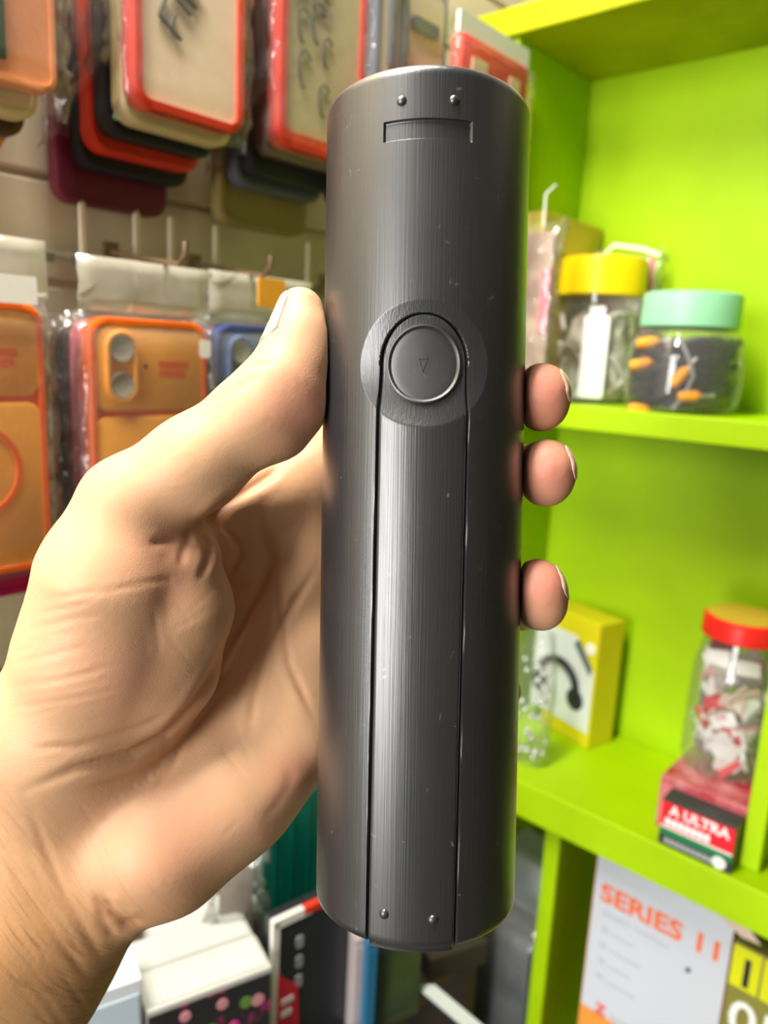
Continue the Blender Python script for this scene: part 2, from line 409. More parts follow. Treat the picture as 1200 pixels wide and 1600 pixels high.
# ------------------------------------------------------------------ the hand
def smin(a, b, k):
    h = np.clip(0.5 + 0.5 * (b - a) / k, 0, 1)
    return b + (a - b) * h - k * h * (1 - h)
class Field:
    """signed distances on a regular grid; surface taken out with surface nets"""
    def __init__(s, lo, hi, st):
        s.lo, s.st = np.array(lo), st
        s.n = np.ceil((np.array(hi) - s.lo) / st).astype(int) + 1
        s.ax = [(s.lo[i] + st * np.arange(s.n[i])).astype(np.float32) for i in range(3)]
    def blank(s): return np.full(s.n, 0.05, np.float32)
    def cone(s, F, a, b, ra, rb, k, flat=None, carve=False):
        a, b = np.array(a, np.float32), np.array(b, np.float32)
        R = max(ra, rb) + k + 0.008
        sl = []
        for i in range(3):
            l = int(max(0, (min(a[i], b[i]) - R - s.lo[i]) // s.st)); h = int(min(s.n[i], (max(a[i], b[i]) + R - s.lo[i]) // s.st + 2))
            if h <= l: return F
            sl.append(slice(l, h))
        X = s.ax[0][sl[0]][:, None, None] - a[0]; Y = s.ax[1][sl[1]][None, :, None] - a[1]; Z = s.ax[2][sl[2]][None, None, :] - a[2]
        d = b - a; l2 = max(float(d @ d), 1e-12)
        t = np.clip((X * d[0] + Y * d[1] + Z * d[2]) / l2, 0, 1)
        ex, ey, ez = X - t * d[0], Y - t * d[1], Z - t * d[2]
        if flat is not None:                       # squash along a direction
            n, q = np.array(flat[0]), flat[1]; n = n / np.linalg.norm(n)
            dn = ex * n[0] + ey * n[1] + ez * n[2]
            D = np.sqrt(np.maximum(ex * ex + ey * ey + ez * ez - dn * dn + (dn * q) ** 2, 1e-12))
        else: D = np.sqrt(ex * ex + ey * ey + ez * ez)
        D = D - (ra + (rb - ra) * t)
        sub = F[sl[0], sl[1], sl[2]]
        F[sl[0], sl[1], sl[2]] = -smin(-sub, D, k) if carve else smin(sub, D, k)
        return F
    def chain(s, F, pts, k, flat=None):
        for p, q in zip(pts[:-1], pts[1:]):
            s.cone(F, p[0], q[0], p[1], q[1], k, flat)
        return F
    def surface(s, F):
        neg = F < 0
        c = [neg[i:F.shape[0] - 1 + i, j:F.shape[1] - 1 + j, k:F.shape[2] - 1 + k] for i in (0, 1) for j in (0, 1) for k in (0, 1)]
        cnt = sum(q.astype(np.int8) for q in c)
        act = np.argwhere((cnt > 0) & (cnt < 8)); idx = -np.ones(np.array(F.shape) - 1, np.int64)
        idx[act[:, 0], act[:, 1], act[:, 2]] = np.arange(len(act))
        val = {}
        for i in (0, 1):
            for j in (0, 1):
                for k in (0, 1): val[i, j, k] = F[act[:, 0] + i, act[:, 1] + j, act[:, 2] + k]
        acc = np.zeros((len(act), 3)); n = np.zeros(len(act))
        for e in [((0, j, k), (1, j, k)) for j in (0, 1) for k in (0, 1)] + [((i, 0, k), (i, 1, k)) for i in (0, 1) for k in (0, 1)] + [((i, j, 0), (i, j, 1)) for i in (0, 1) for j in (0, 1)]:
            va, vb = val[e[0]], val[e[1]]; m = (va < 0) != (vb < 0)
            t = np.where(m, va / np.where(m, va - vb, 1), 0)
            p = np.array(e[0])[None] + t[:, None] * (np.array(e[1]) - np.array(e[0]))[None]
            acc[m] += p[m]; n[m] += 1
        V = (act + acc / n[:, None]) * s.st + s.lo
        faces = []
        for axis in range(3):
            sa = [slice(None)] * 3; sb = [slice(None)] * 3; sa[axis] = slice(0, -1); sb[axis] = slice(1, None)
            A, B = neg[tuple(sa)], neg[tuple(sb)]
            E = np.argwhere(A != B); u, v = [(1, 2), (2, 0), (0, 1)][axis]
            ok = (E[:, u] > 0) & (E[:, v] > 0) & (E[:, u] < F.shape[u] - 1) & (E[:, v] < F.shape[v] - 1); E = E[ok]
            def g(du, dv):
                q = E.copy(); q[:, u] += du; q[:, v] += dv; return idx[q[:, 0], q[:, 1], q[:, 2]]
            Q = np.stack([g(-1, -1), g(0, -1), g(0, 0), g(-1, 0)], 1)
            flip = ~A[E[:, 0], E[:, 1], E[:, 2]]
            Q[flip] = Q[flip][:, ::-1]
            faces.append(Q)
        return V, np.concatenate(faces)

def H(px, py, z, mm): return (hp(px, py, z), mm / 1000.0)
def seg_dist(P, pts):
    """pixel distance of projected points to a polyline, with the position along it"""
    best = np.full(len(P), 1e9); tt = np.zeros(len(P)); n = len(pts) - 1
    for i in range(n):
        a, b = np.array(pts[i], float), np.array(pts[i + 1], float); d = b - a
        t = np.clip(((P - a) @ d) / (d @ d), 0, 1); D = np.linalg.norm(P - a - t[:, None] * d, axis=1)
        m = D < best; best[m] = D[m]; tt[m] = (i + t[m]) / n
    return best, tt

def build_hand():
    G = Field((-0.275, -0.275, -0.350), (0.085, 0.088, -0.195), 0.00125)
    palm = G.blank()
    # forearm and wrist
    G.chain(palm, [H(-330, 1900, .292, 34), H(-120, 1640, .280, 31), H(20, 1440, .270, 27.5), H(95, 1330, .268, 25)], .014)
    G.chain(palm, [H(-250, 1990, .292, 32), H(-40, 1735, .283, 28), H(60, 1500, .277, 23), H(150, 1390, .273, 20)], .014)
    # heel of the palm, outer edge
    G.chain(palm, [H(130, 1360, .270, 23), H(255, 1305, .2655, 23.5), H(360, 1235, .272, 21), H(458, 1160, .2825, 17)], .012)
    # hollow of the palm
    G.chain(palm, [H(90, 1270, .275, 22), H(250, 1150, .288, 17.5), H(370, 1030, .2965, 16), H(450, 900, .293, 15)], .012)
    G.chain(palm, [H(250, 1240, .277, 20), H(400, 1090, .288, 17), H(480, 1010, .291, 15)], .012)
    # pads under the fingers, behind the tube
    G.chain(palm, [H(450, 900, .293, 15), H(475, 770, .293, 13), H(560, 700, .304, 12)], .010)
    G.chain(palm, [H(450, 950, .293, 15), H(580, 820, .306, 13)], .010)
    G.chain(palm, [H(470, 1030, .291, 15), H(590, 940, .306, 13)], .010)
    G.chain(palm, [H(450, 1120, .283, 16), H(580, 1060, .303, 12)], .010)
    # web between thumb and first finger, and the hollow under it
    G.chain(palm, [H(270, 850, .258, 13), H(360, 850, .284, 11), H(470, 790, .292, 13)], .010)
    G.chain(palm, [H(310, 960, .291, 12), H(400, 920, .297, 13), H(480, 850, .294, 14)], .010)
    G.chain(palm, [H(330, 800, .262, 9), H(410, 775, .279, 10), H(485, 735, .288, 12.5)], .008)
    # ball of the thumb
    G.chain(palm, [H(205, 792, .240, 14.8), H(180, 900, .2435, 22), H(165, 1010, .2515, 25.5), H(110, 1140, .260, 26), H(60, 1290, .268, 25)], .010)
    G.chain(palm, [H(278, 876, .2470, 13), H(280, 950, .2505, 16.5), H(250, 1040, .2555, 18.5), H(190, 1120, .262, 20)], .006)
    # thumb
    th = G.blank()
    G.chain(th, [H(200, 790, .240, 14.5), H(304, 726, .238, 14.3), H(404, 648, .2375, 13.0), H(443, 598, .238, 11.3), H(463, 540, .2405, 8.9), H(469, 486, .2425, 7.6)], .006)
    G.cone(th, hp(466, 640, .240), hp(440, 665, .240), .0085, .009, .008)
    G.cone(th, hp(475, 565, .2395), hp(476, 525, .2405), .0075, .007, .006)
    tot = smin(palm, th, 0.0065)
    fingers = [
        [H(540, 700, .304, 12.5), H(640, 650, .316, 11), H(745, 622, .314, 10), H(818, 615, .292, 9), H(840, 616, .264, 8.7), H(846, 617, .2475, 8.6)],
        [H(580, 820, .308, 12.5), H(670, 765, .320, 11), H(760, 742, .318, 10), H(826, 735, .292, 9.2), H(846, 734, .265, 9.0), H(854, 735, .2475, 8.9)],
        [H(590, 940, .308, 12), H(670, 930, .320, 11), H(750, 940, .318, 10), H(812, 945, .292, 9.0), H(834, 938, .266, 8.6), H(842, 926, .2480, 8.2)],
        [H(580, 1060, .305, 11), H(650, 1065, .316, 9.5), H(715, 1080, .316, 8.5), H(768, 1085, .300, 7.5), H(785, 1080, .284, 7)],
    ]
    for i, fpts in enumerate(fingers):
        f = G.blank(); G.chain(f, fpts, .004)
        if i < 3:   # pad of the fingertip, taller than wide
            tip = [(846, 610), (853, 729), (839, 913)][i]
            q = [(846, 634), (853, 752), (845, 946)][i]
            G.cone(f, hp(*tip, .2465), hp(*q, .2485), .0083, .0084, .004)
        tot = np.minimum(tot, smin(palm, f, 0.006))
    # room for the tube: nothing of the hand runs through it
    T = np.linalg.inv(np.array(HOLD)) @ np.array(TUBE_M)
    c0, ax = T[:3, 3], T[:3, 1]
    G.cone(tot, c0 + ax * .2, c0 - ax * .2, TR + 0.0001, TR + 0.0001, 0.0012, carve=True)
    V, Fc = G.surface(tot)
    # ---- light smoothing
    E = np.concatenate([Fc[:, [0, 1]], Fc[:, [1, 2]], Fc[:, [2, 3]], Fc[:, [3, 0]]])
    deg = np.bincount(E.ravel(), minlength=len(V)).astype(float)
    def lap(W):
        s_ = np.zeros_like(W)
        for d in range(W.shape[1]):
            s_[:, d] = np.bincount(E[:, 0], W[E[:, 1], d], len(V)) + np.bincount(E[:, 1], W[E[:, 0], d], len(V))
        return s_ / np.maximum(deg, 1)[:, None]
    for it in range(4): V = V + 0.5 * (lap(V) - V)
    # ---- normals, creases, folds
    def normals():
        a, b, c, d = (V[Fc[:, i]] for i in range(4)); n = np.cross(c - a, d - b); vn = np.zeros_like(V)
        for i in range(4):
            for q in range(3): vn[:, q] += np.bincount(Fc[:, i], n[:, q], len(V))
        return vn / np.maximum(np.linalg.norm(vn, axis=1), 1e-9)[:, None]
    N = normals()
    P = np.stack([600 + V[:, 0] / -V[:, 2] * FPX, 800 - V[:, 1] / -V[:, 2] * FPX], 1)
    front = np.clip(N[:, 2] * 2 + 0.35, 0, 1)
    disp = np.zeros(len(V)); red = np.zeros(len(V)); line = np.zeros(len(V))
    CREASES = [  # polyline in the view of the palm, depth mm, half width px
        ([(408, 782), (426, 870), (405, 925), (346, 1036), (303, 1101), (258, 1150), (206, 1176), (120, 1200), (40, 1235)], 1.5, 7),
        ([(498, 880), (440, 975), (412, 1020), (396, 1090), (388, 1150)], .55, 5),
        ([(430, 880), (438, 975), (452, 1040), (490, 1120)], .7, 5),
        ([(312, 826), (355, 785), (400, 757), (440, 730)], 1.6, 7),
        ([(312, 828), (322, 850), (318, 880), (310, 905)], 1.0, 5),
        ([(345, 822), (370, 840), (378, 870), (360, 905)], 1.0, 6),
        ([(312, 826), (270, 842), (232, 850)], .7, 6),
        ([(300, 830), (285, 860), (280, 885)], .5, 5),
        ([(272, 918), (262, 905), (225, 912), (160, 925), (60, 935)], .2, 4),
        ([(240, 950), (246, 990), (250, 1025)], .15, 4),
        ([(276, 1110), (220, 1135), (120, 1165), (40, 1170)], .4, 5),
        ([(290, 1150), (268, 1200), (240, 1232)], .4, 5),
        ([(345, 1090), (300, 1140), (250, 1190), (120, 1235)], .35, 5),
        ([(10, 1075), (90, 1062), (180, 1040)], .16, 4), ([(5, 1110), (100, 1095), (200, 1075)], .16, 4),
        ([(10, 1040), (90, 1020), (140, 1010)], .14, 4), ([(40, 985), (110, 970), (160, 962)], .2, 4),
        ([(368, 606), (382, 596), (402, 590)], .55, 4), ([(352, 612), (368, 606), (390, 604)], .5, 4), ([(392, 572), (410, 570), (424, 566)], .5, 4), ([(335, 628), (352, 616), (372, 616)], .45, 4),
        ([(160, 1400), (176, 1428), (196, 1440), (224, 1440)], 1.6, 7), ([(150, 1396), (162, 1440), (180, 1462)], .8, 6),
        ([(40, 1250), (92, 1380), (130, 1450), (160, 1500)], .5, 6),
        ([(0, 1330), (50, 1410), (100, 1480), (140, 1530)], .4, 6),
        ([(452, 1195), (448, 1228), (430, 1262), (412, 1282)], .28, 9),
    ]
    for k in range(26):   # fine wrinkles on wrist and forearm
        x = random.uniform(-40, 120); y = random.uniform(1230, 1560); l = random.uniform(50, 110)
        CREASES.append(([(x, y), (x + l * .45, y + l * .62), (x + l * .75, y + l * 1.1)], random.uniform(.08, .2), 3.2))
    for k in range(16):
        x = random.uniform(0, 150); y = random.uniform(930, 1180); l = random.uniform(40, 110)
        CREASES.append(([(x, y), (x + l * .5, y - l * .1), (x + l, y - l * .25)], random.uniform(.06, .14), 3.0))
    for k in range(22):   # fine lines over the palm
        x = random.uniform(230, 480); y = random.uniform(930, 1330); l = random.uniform(30, 80); a = random.choice([-.9, -.6, 1.0, .8]) + random.uniform(-.2, .2)
        CREASES.append(([(x, y), (x + l * .5 * math.cos(a), y + l * .5 * math.sin(a) + 2), (x + l * math.cos(a), y + l * math.sin(a))], random.uniform(.06, .13), 3.0))
    fm = front * (V[:, 2] > -0.31)
    for pts, dep, hw in CREASES:
        D, t = seg_dist(P, pts)
        fall = np.exp(-(D / hw) ** 2) * np.clip(np.minimum(t, 1 - t) * 6, 0.15, 1)
        disp -= dep / 1000 * fall * fm
        disp += dep / 1000 * 0.25 * np.exp(-((D - 2.4 * hw) / (1.3 * hw)) ** 2) * np.clip(np.minimum(t, 1 - t) * 6, 0, 1) * fm
        if dep >= .3: line = np.maximum(line, fall * min(1, dep) * fm)
    BUMPS = [(355, 850, 28, 3.2), (335, 880, 26, 1.4), (300, 875, 30, 1.2), (445, 800, 55, 2.0), (240, 1370, 70, 1.5), (455, 1215, 40, 1.5)]
    for x, y, r, hgt in BUMPS:
        D = np.linalg.norm(P - (x, y), axis=1); disp += hgt / 1000 * np.exp(-(D / r) ** 2) * fm
    V = V + N * disp[:, None]
    # ---- natural colour: pinker fingertips, thumb joint and ball of the thumb
    for x, y, r, q in [(850, 610, 62, 1), (858, 735, 62, 1), (846, 905, 58, 1), (470, 640, 70, .55), (480, 470, 60, .25), (260, 880, 80, .35), (190, 1060, 90, .3), (330, 860, 60, .3), (270, 1320, 110, .3), (455, 1215, 40, .5), (420, 1290, 40, .3)]:
        D = np.linalg.norm(P - (x, y), axis=1); red = np.maximum(red, q * np.exp(-(D / r) ** 2))
    tan = np.clip(((1500 - P[:, 1]) * -0.0 + (P[:, 1] - 1230 - (P[:, 0] - 60) * 0.55) / 220), 0, 1)
    me = bpy.data.meshes.new('hand_skin')
    me.from_pydata(V.tolist(), [], Fc.tolist()); me.shade_smooth()
    ca = me.color_attributes.new('tint', 'FLOAT_COLOR', 'POINT')
    buf = np.ones((len(V), 4), np.float32); buf[:, 0] = red; buf[:, 1] = line; buf[:, 2] = tan
    ca.data.foreach_set('color', buf.ravel())
    root = thing('person', (0, 0, 0), label='left hand and bare wrist of a person gripping the black tube from behind', cat='person')
    root.matrix_world = HOLD
    sk = link('hand', me, skin_mat(), root)
    md = sk.modifiers.new('fine', 'SUBSURF'); md.levels = 1; md.render_levels = 1
    return root, V, N, P
def skin_mat():
    m = bpy.data.materials.new('skin'); m.use_nodes = True; nt = m.node_tree; b = nt.nodes['Principled BSDF']
    N = nt.nodes.new; L = nt.links.new
    at_ = N('ShaderNodeAttribute'); at_.attribute_name = 'tint'
    sp = N('ShaderNodeSeparateColor'); L(at_.outputs['Color'], sp.inputs[0])
    tc = N('ShaderNodeTexCoord')
    n = N('ShaderNodeTexNoise'); n.inputs['Scale'].default_value = 55; n.inputs['Detail'].default_value = 5; L(tc.outputs['Object'], n.inputs['Vector'])
    def mixc(fac, c1, c2, amt=1.0):
        mx = N('ShaderNodeMix'); mx.data_type = 'RGBA'
        if amt != 1.0:
            q = N('ShaderNodeMath'); q.operation = 'MULTIPLY'; q.inputs[1].default_value = amt; L(fac, q.inputs[0]); fac = q.outputs[0]
        L(fac, mx.inputs[0])
        for i, c in ((6, c1), (7, c2)):
            if isinstance(c, tuple): mx.inputs[i].default_value = (*c, 1)
            else: L(c, mx.inputs[i])
        return mx.outputs[2]
    base = mixc(n.outputs['Fac'], (0.68, 0.415, 0.24), (0.61, 0.355, 0.195))
    base = mixc(sp.outputs[2], base, (0.50, 0.26, 0.105), 0.85)
    base = mixc(sp.outputs[0], base, (0.70, 0.27, 0.19))
    base = mixc(sp.outputs[1], base, (0.50, 0.22, 0.11), 0.6)
    # fine dark hairs and lines on the wrist
    mp = N('ShaderNodeMapping'); mp.inputs['Scale'].default_value = (45, 560, 120)
    m0 = N('ShaderNodeMapping'); m0.inputs['Rotation'].default_value = (0, 0, math.radians(59))
    L(tc.outputs['Object'], m0.inputs[0]); L(m0.outputs[0], mp.inputs[0])
    hn = N('ShaderNodeTexNoise'); hn.inputs['Scale'].default_value = 1.0; hn.inputs['Detail'].default_value = 3; L(mp.outputs[0], hn.inputs['Vector'])
    hr = N('ShaderNodeValToRGB'); hr.color_ramp.elements[0].position = .52; hr.color_ramp.elements[1].position = .72; L(hn.outputs['Fac'], hr.inputs[0])
    hm = N('ShaderNodeMath'); hm.operation = 'MULTIPLY'; L(hr.outputs[0], hm.inputs[0]); L(sp.outputs[2], hm.inputs[1])
    base = mixc(hm.outputs[0], base, (0.26, 0.12, 0.045), 0.55)
    L(base, b.inputs['Base Color'])
    b.inputs['Roughness'].default_value = 0.48
    b.inputs['Specular IOR Level'].default_value = 0.35
    b.inputs['Subsurface Weight'].default_value = 0.25
    b.inputs['Subsurface Radius'].default_value = (1.0, 0.4, 0.2); b.inputs['Subsurface Scale'].default_value = 0.0025
    v = N('ShaderNodeTexVoronoi'); v.inputs['Scale'].default_value = 1100; v.feature = 'DISTANCE_TO_EDGE'
    L(tc.outputs['Object'], v.inputs['Vector'])
    wv = N('ShaderNodeTexNoise'); wv.inputs['Scale'].default_value = 420; wv.inputs['Detail'].default_value = 4
    L(tc.outputs['Object'], wv.inputs['Vector'])
    ad = N('ShaderNodeMath'); ad.operation = 'ADD'; L(v.outputs['Distance'], ad.inputs[0]); L(wv.outputs['Fac'], ad.inputs[1])
    bp = N('ShaderNodeBump'); bp.inputs['Strength'].default_value = 0.13; bp.inputs['Distance'].default_value = 0.0005
    L(ad.outputs[0], bp.inputs['Height']); L(bp.outputs[0], b.inputs['Normal'])
    return m
hand, HV, HN, HP = build_hand()


# ------------------------------------------------------------------ fingernails
def nail(name, pts, m, root, thick=0.0003):
    """pts: grid of hold-frame points lying just above the skin"""
    R, Cn = len(pts), len(pts[0]); mb = MB()
    vs = [p for r in pts for p in r]; fs = []
    for i in range(R - 1):
        for j in range(Cn - 1): fs.append((i * Cn + j, i * Cn + j + 1, (i + 1) * Cn + j + 1, (i + 1) * Cn + j))
    mb.add(vs, fs); o = mb.build(name, m, root, True)
    md = o.modifiers.new('thick', 'SOLIDIFY'); md.thickness = thick; md.offset = 0
    return o
NAIL = mat('fingernail', (0.80, 0.52, 0.40), 0.25, noise=.12, nscale=90, coat=.3)
def make_nail(base, tip, r, out, half_ang=50, lift=0.0004):
    """a curved plate on the finger's back: base, tip = axis points, out = direction of the finger's back"""
    base, tip = Vector(base), Vector(tip); ax = (tip - base).normalized(); out = Vector(out); out = (out - ax * out.dot(ax)).normalized()
    sd = ax.cross(out); pts = []; n = 13
    for i in range(n):
        t = i / (n - 1); c = base.lerp(tip, t); row = []
        sq = 1.0
        if t < .18: sq = math.sqrt(max(0.05, 1 - ((.18 - t) / .18) ** 2))
        if t > .82: sq = math.sqrt(max(0.05, 1 - ((t - .82) / .20) ** 2))
        rr_ = r[0] + (r[1] - r[0]) * t
        cv, av = np.array(c), np.array(ax)
        near = HV[np.linalg.norm(HV - cv, axis=1) < .017] - cv
        al = near @ av; near = near[np.abs(al) < .0016]; pe = near - np.outer(near @ av, av); rad = np.linalg.norm(pe, axis=1) + 1e-9
        for j in range(13):
            a = math.radians(half_ang) * sq * (-1 + 2 * j / 12)
            dv_ = out * math.cos(a) + sd * math.sin(a)
            ok = (pe @ np.array(dv_)) / rad > .97
            rs = float(rad[ok].mean()) if ok.any() else rr_        # the skin's own radius here
            row.append(tuple(c + dv_ * (rs + lift)))
        pts.append(row)
    return pts
hi = lambda px, py, z: Vector(hp(px, py, z))
nail('thumb_nail', make_nail(hi(460, 542, .2402), hi(468, 462, .2427), (.0104, .0083), (-0.93, 0.22, 0.28), 46, .00018), NAIL, hand)
for (b, t, r) in (((844, 616, .258), (847.5, 614, .2415), .0087), ((850, 735, .258), (855, 734, .2415), .0090), ((838, 928, .259), (842, 917, .2420), .0084)):
    nail('fingernail', make_nail(hi(*b), hi(*t), (r, r * .93), (0.95, 0.30, 0.02), 36, .00015), NAIL, hand)

# ------------------------------------------------------------------ goods on the left wall
FILM = clear('clear_film', gloss=.05, rough=.12, haze=.05, bump=.7, bscale=90)
MILKY = clear('milky_film', gloss=.08, rough=.2, haze=.42, hazecol=(.74, .70, .56), bump=.6, bscale=70)
WHITE = mat('white_plastic', (.80, .78, .72), .4)
CREAM = mat('cream_card', (.95, .75, .52), .55, noise=.08, nscale=25)
INK = mat('black_ink', (.012, .012, .015), .5)
STEEL = mat('dark_wire', (.20, .13, .07), .4, metal=.4)
def plastic(name, c, rough=.42): return mat(name, c, rough, noise=.10, nscale=30, spec=.3)
ORANGE = plastic('orange_leather', (.90, .40, .055), .5); ORANGE_D = plastic('deep_orange', (.80, .13, .008)); RED = plastic('red_plastic', (.72, .045, .018))
BLUE = plastic('navy_case', (.055, .075, .22)); BLUE2 = plastic('steel_blue_panel', (.14, .20, .36)); MAROON = plastic('maroon_case', (.13, .012, .03)); DARK = plastic('charcoal_case', (.022, .022, .026))
MAGENTA = plastic('magenta_case', (.42, .01, .10)); OLIVE = plastic('olive_case', (.25, .19, .06)); PEACH = plastic('peach_card', (.80, .32, .13)); DGREEN = plastic('dark_green_card', (.02, .06, .02)); BROWN = plastic('brown_case', (.10, .05, .03)); PALE = plastic('pale_yellow_card', (.70, .60, .30)); PINK = plastic('pink_card', (.70, .22, .25)); GREYC = plastic('smoke_grey_case', (.10, .11, .13)); OLIVEC = plastic('olive_clear_panel', (.60, .50, .27)); GLASSC = plastic('pale_clear_panel', (.80, .68, .46))

def bag(root, x0, x1, z0, z1, depth, m=FILM, crinkle=.0016, seed=0, name='clear_bag'):
    """a film bag round a flat thing: left side, front and right side, crinkled"""
    rnd = random.Random(seed); NZ = 22
    prof = [(x0 + .001, depth), (x0 - .0025, depth * .6), (x0 - .003, depth * .25), (x0 - .0005, -.0015)]
    prof += [(x0 + (x1 - x0) * t, -.0025 - .001 * math.sin(t * math.pi)) for t in (.08, .2, .35, .5, .65, .8, .92)]
    prof += [(x1 + .0005, -.0015), (x1 + .003, depth * .25), (x1 + .0025, depth * .6), (x1 - .001, depth)]
    rings = []
    for i in range(NZ + 1):
        z = z0 + (z1 - z0) * i / NZ; row = []
        for j, (x, y) in enumerate(prof):
            q = crinkle * (1.6 if (j < 4 or j > 10) else .55)
            pin = 1 - .9 * max(0, (abs(2 * i / NZ - 1) - .85) / .15)
            row.append((x + rnd.uniform(-q, q), (y - depth) * pin + depth + rnd.uniform(-q, q * .2) - .0004, z + rnd.uniform(-q, q)))
        rings.append(row)
    mb = MB(); mb.layers(rings, False, False, closed=False)
    me = bpy.data.meshes.new(name); me.from_pydata(mb.v, [], mb.f)
    o = link(name, me, m, root); me.shade_smooth(); return o
def header(root, x0, x1, z0, z1, m=MILKY):
    mb = MB(); n = 8; rings = []
    for i in range(5):
        z = z0 + (z1 - z0) * i / 4
        rings.append([(x0 + (x1 - x0) * j / n, .003 + random.uniform(-.0012, .0012), z) for j in range(n + 1)])
    mb.layers(rings, False, False, closed=False)
    o = mb.build('bag_header', m, root, True); md = o.modifiers.new('t', 'SOLIDIFY'); md.thickness = .0006; return o

def phone_case(name, loc, wid, hgt, cols, label, group=None, rich=True, seed=0, rotz=ROT_W, bag_up=.032, flip=False):
    t = thing(name, loc, rotz, label, 'phone case', group)
    edge, panel, ring = cols
    x0, x1, z0, z1 = 0, wid, -hgt, 0
    MB().frame(x0, x1, z0, z1, .011, .0035, 0.0, .0105).build('case_edge', edge, t, True)
    if not rich:
        MB().rr(x0 + .0025, x1 - .0025, z0 + .0025, z1 - .0025, .009, .001, .0095).build('back_plate', panel, t, True)
    else:
        cam_h = hgt * .335
        MB().rr(x0 + .0025, x1 - .0025, z0 + .0025, z1 - .0025, .009, .002, .0095).build('back_plate', edge, t, True)
        MB().rr(x0 + .003, x1 - .003, z1 - cam_h, z1 - .003, .007, .0006, .0095, .0005).build('camera_panel', panel, t, True)
        MB().rr(x0 + .003, x1 - .003, z0 + .003, z1 - cam_h - .0035, .007, .0006, .0095, .0005).build('back_panel', panel, t, True)
        cr = MB(); 
        MB().frame(x0 + .009, x0 + .029, z1 - .048, z1 - .007, .010, .0022, -.0022, .0012).build('camera_frame', panel, t, True)
        for k in (0, 1):
            l = MB().disc_y([(.0005, -.0013), (.0058, -.0013), (.0066, -.0018), (.0073, -.0018), (.0076, .0012)], 24, (x0 + .019, 0, z1 - .0175 - k * .0205)).build('lens_opening', mat('grey_lens', (.36, .33, .28), .3), t, True)
        if ring is not None:
            rg = MB(); R, cx, cz = wid * .30, (x0 + x1) / 2, z0 + hgt * .395
            P = []
            pr = [(R - .0016, .0007), (R - .0014, -.0003), (R + .0014, -.0003), (R + .0016, .0007)]
            rg.layers([[(cx + r * math.cos(a), y, cz + r * math.sin(a)) for a in np.linspace(math.radians(-70), math.radians(250), 60)] for r, y in pr], False, False, closed=False)
            rg.build('magnet_ring', ring, t)
            MB().box(cx - .0014, cx + .0014, -.0003, .0008, z0 + .012, z0 + hgt * .395 - R - .006).build('magnet_bar', ring, t)
            mk = MB().rr(-.0013, .0013, -.006, .006, .001, -.0002, .0008).build('centre_mark', ring, t); mk.location = (cx + .002, 0, cz + .003); mk.rotation_euler = (0, .62, 0)
            for q in range(2):
                MB().rr(x1 - .035, x1 - .014 - q * .002, z1 - .0275 - q * .0055, z1 - .0235 - q * .0055, .001, .0003, .0009).build('brand_strip', mat('brand_red', (.70, .10, .012), .5), t)
            MB().disc_y([(.0003, .0002), (.0012, .0002), (.0012, .0009)], 12, (x0 + .035, 0, z1 - .027)).build('microphone_hole', DARK, t)
    bag(t, x0 - .003, x1 + .003, z0 - .006 if (rich or bag_up) else z0 + .03, z1 + .004, .013 if rich else .0108, seed=seed)
    if bag_up: header(t, x0 - .004, x1 + .004, z1 + .003, z1 + bag_up)
    return t

def wu(px, py, k): return wall_pt(px, py, k)[0]
def wv(px, py, k): return wall_pt(px, py, k)[1]
K1 = -0.410
# lower row
u2, v2 = wu(138, 488, K1), .0115
case = phone_case('phone_case', WL(u2, v2, K1), .0785, .158, (ORANGE_D, ORANGE, ORANGE_D), 'orange phone case with dark orange ring hanging just left of the thumb', rich=True, seed=3)
st = MB().rr(.0705, .0785, -.021, -.010, .002, -.0036, -.003).build('price_sticker', WHITE, case)
u1 = wu(67, 480, K1) - .0785
c1 = phone_case('phone_case', WL(u1, .0155, K1), .0785, .142, (ORANGE_D, ORANGE, ORANGE_D), 'orange phone case cut off by the left edge of the view, white label on top', rich=True, seed=5)
MB().rr(.036, .074, -.001, .013, .001, -.0040, -.0034).build('white_label', WHITE, c1)
u3 = wu(338, 500, K1)
phone_case('phone_case', WL(u3, .0125, K1), .0785, .158, (BLUE, BLUE2, BLUE), 'navy blue phone case hanging just above the thumb', rich=True, seed=8)
def pile(u, v, k0, wid, hgt, mats, what, group, dv=-.002, du=.001, dk=-.0145, rnd=1):
    for i, m in enumerate(mats):
        k = k0 + dk * (i + 1)
        phone_case('phone_case', WL(u + du * (i + 1) , v + dv * (i + 1), k), wid, hgt, (m, m, None), what % ('first', 'second', 'third')[i], group, rich=False, seed=20 + i + int(u * 1000), bag_up=0)
pile(u2, v2, K1, .0785, .156, [PINK, DARK, BROWN], '%s bagged phone case behind the orange case beside the thumb', 'cases stacked behind the orange case')
phone_case('phone_case', WL(u1 + .001, .014, K1 - .0145), .0785, .158, (MAGENTA, MAGENTA, None), 'magenta phone case peeping out under the leftmost orange case', rich=False, seed=11, bag_up=0)
pile(u1, .012, K1 - .0145, .0785, .140, [DARK, BROWN], '%s bagged phone case behind the leftmost orange and magenta cases', 'cases stacked behind the leftmost orange case')
pile(u3, .0125, K1, .0785, .156, [MAROON, DARK], '%s bagged phone case behind the navy case', 'cases stacked behind the navy case')

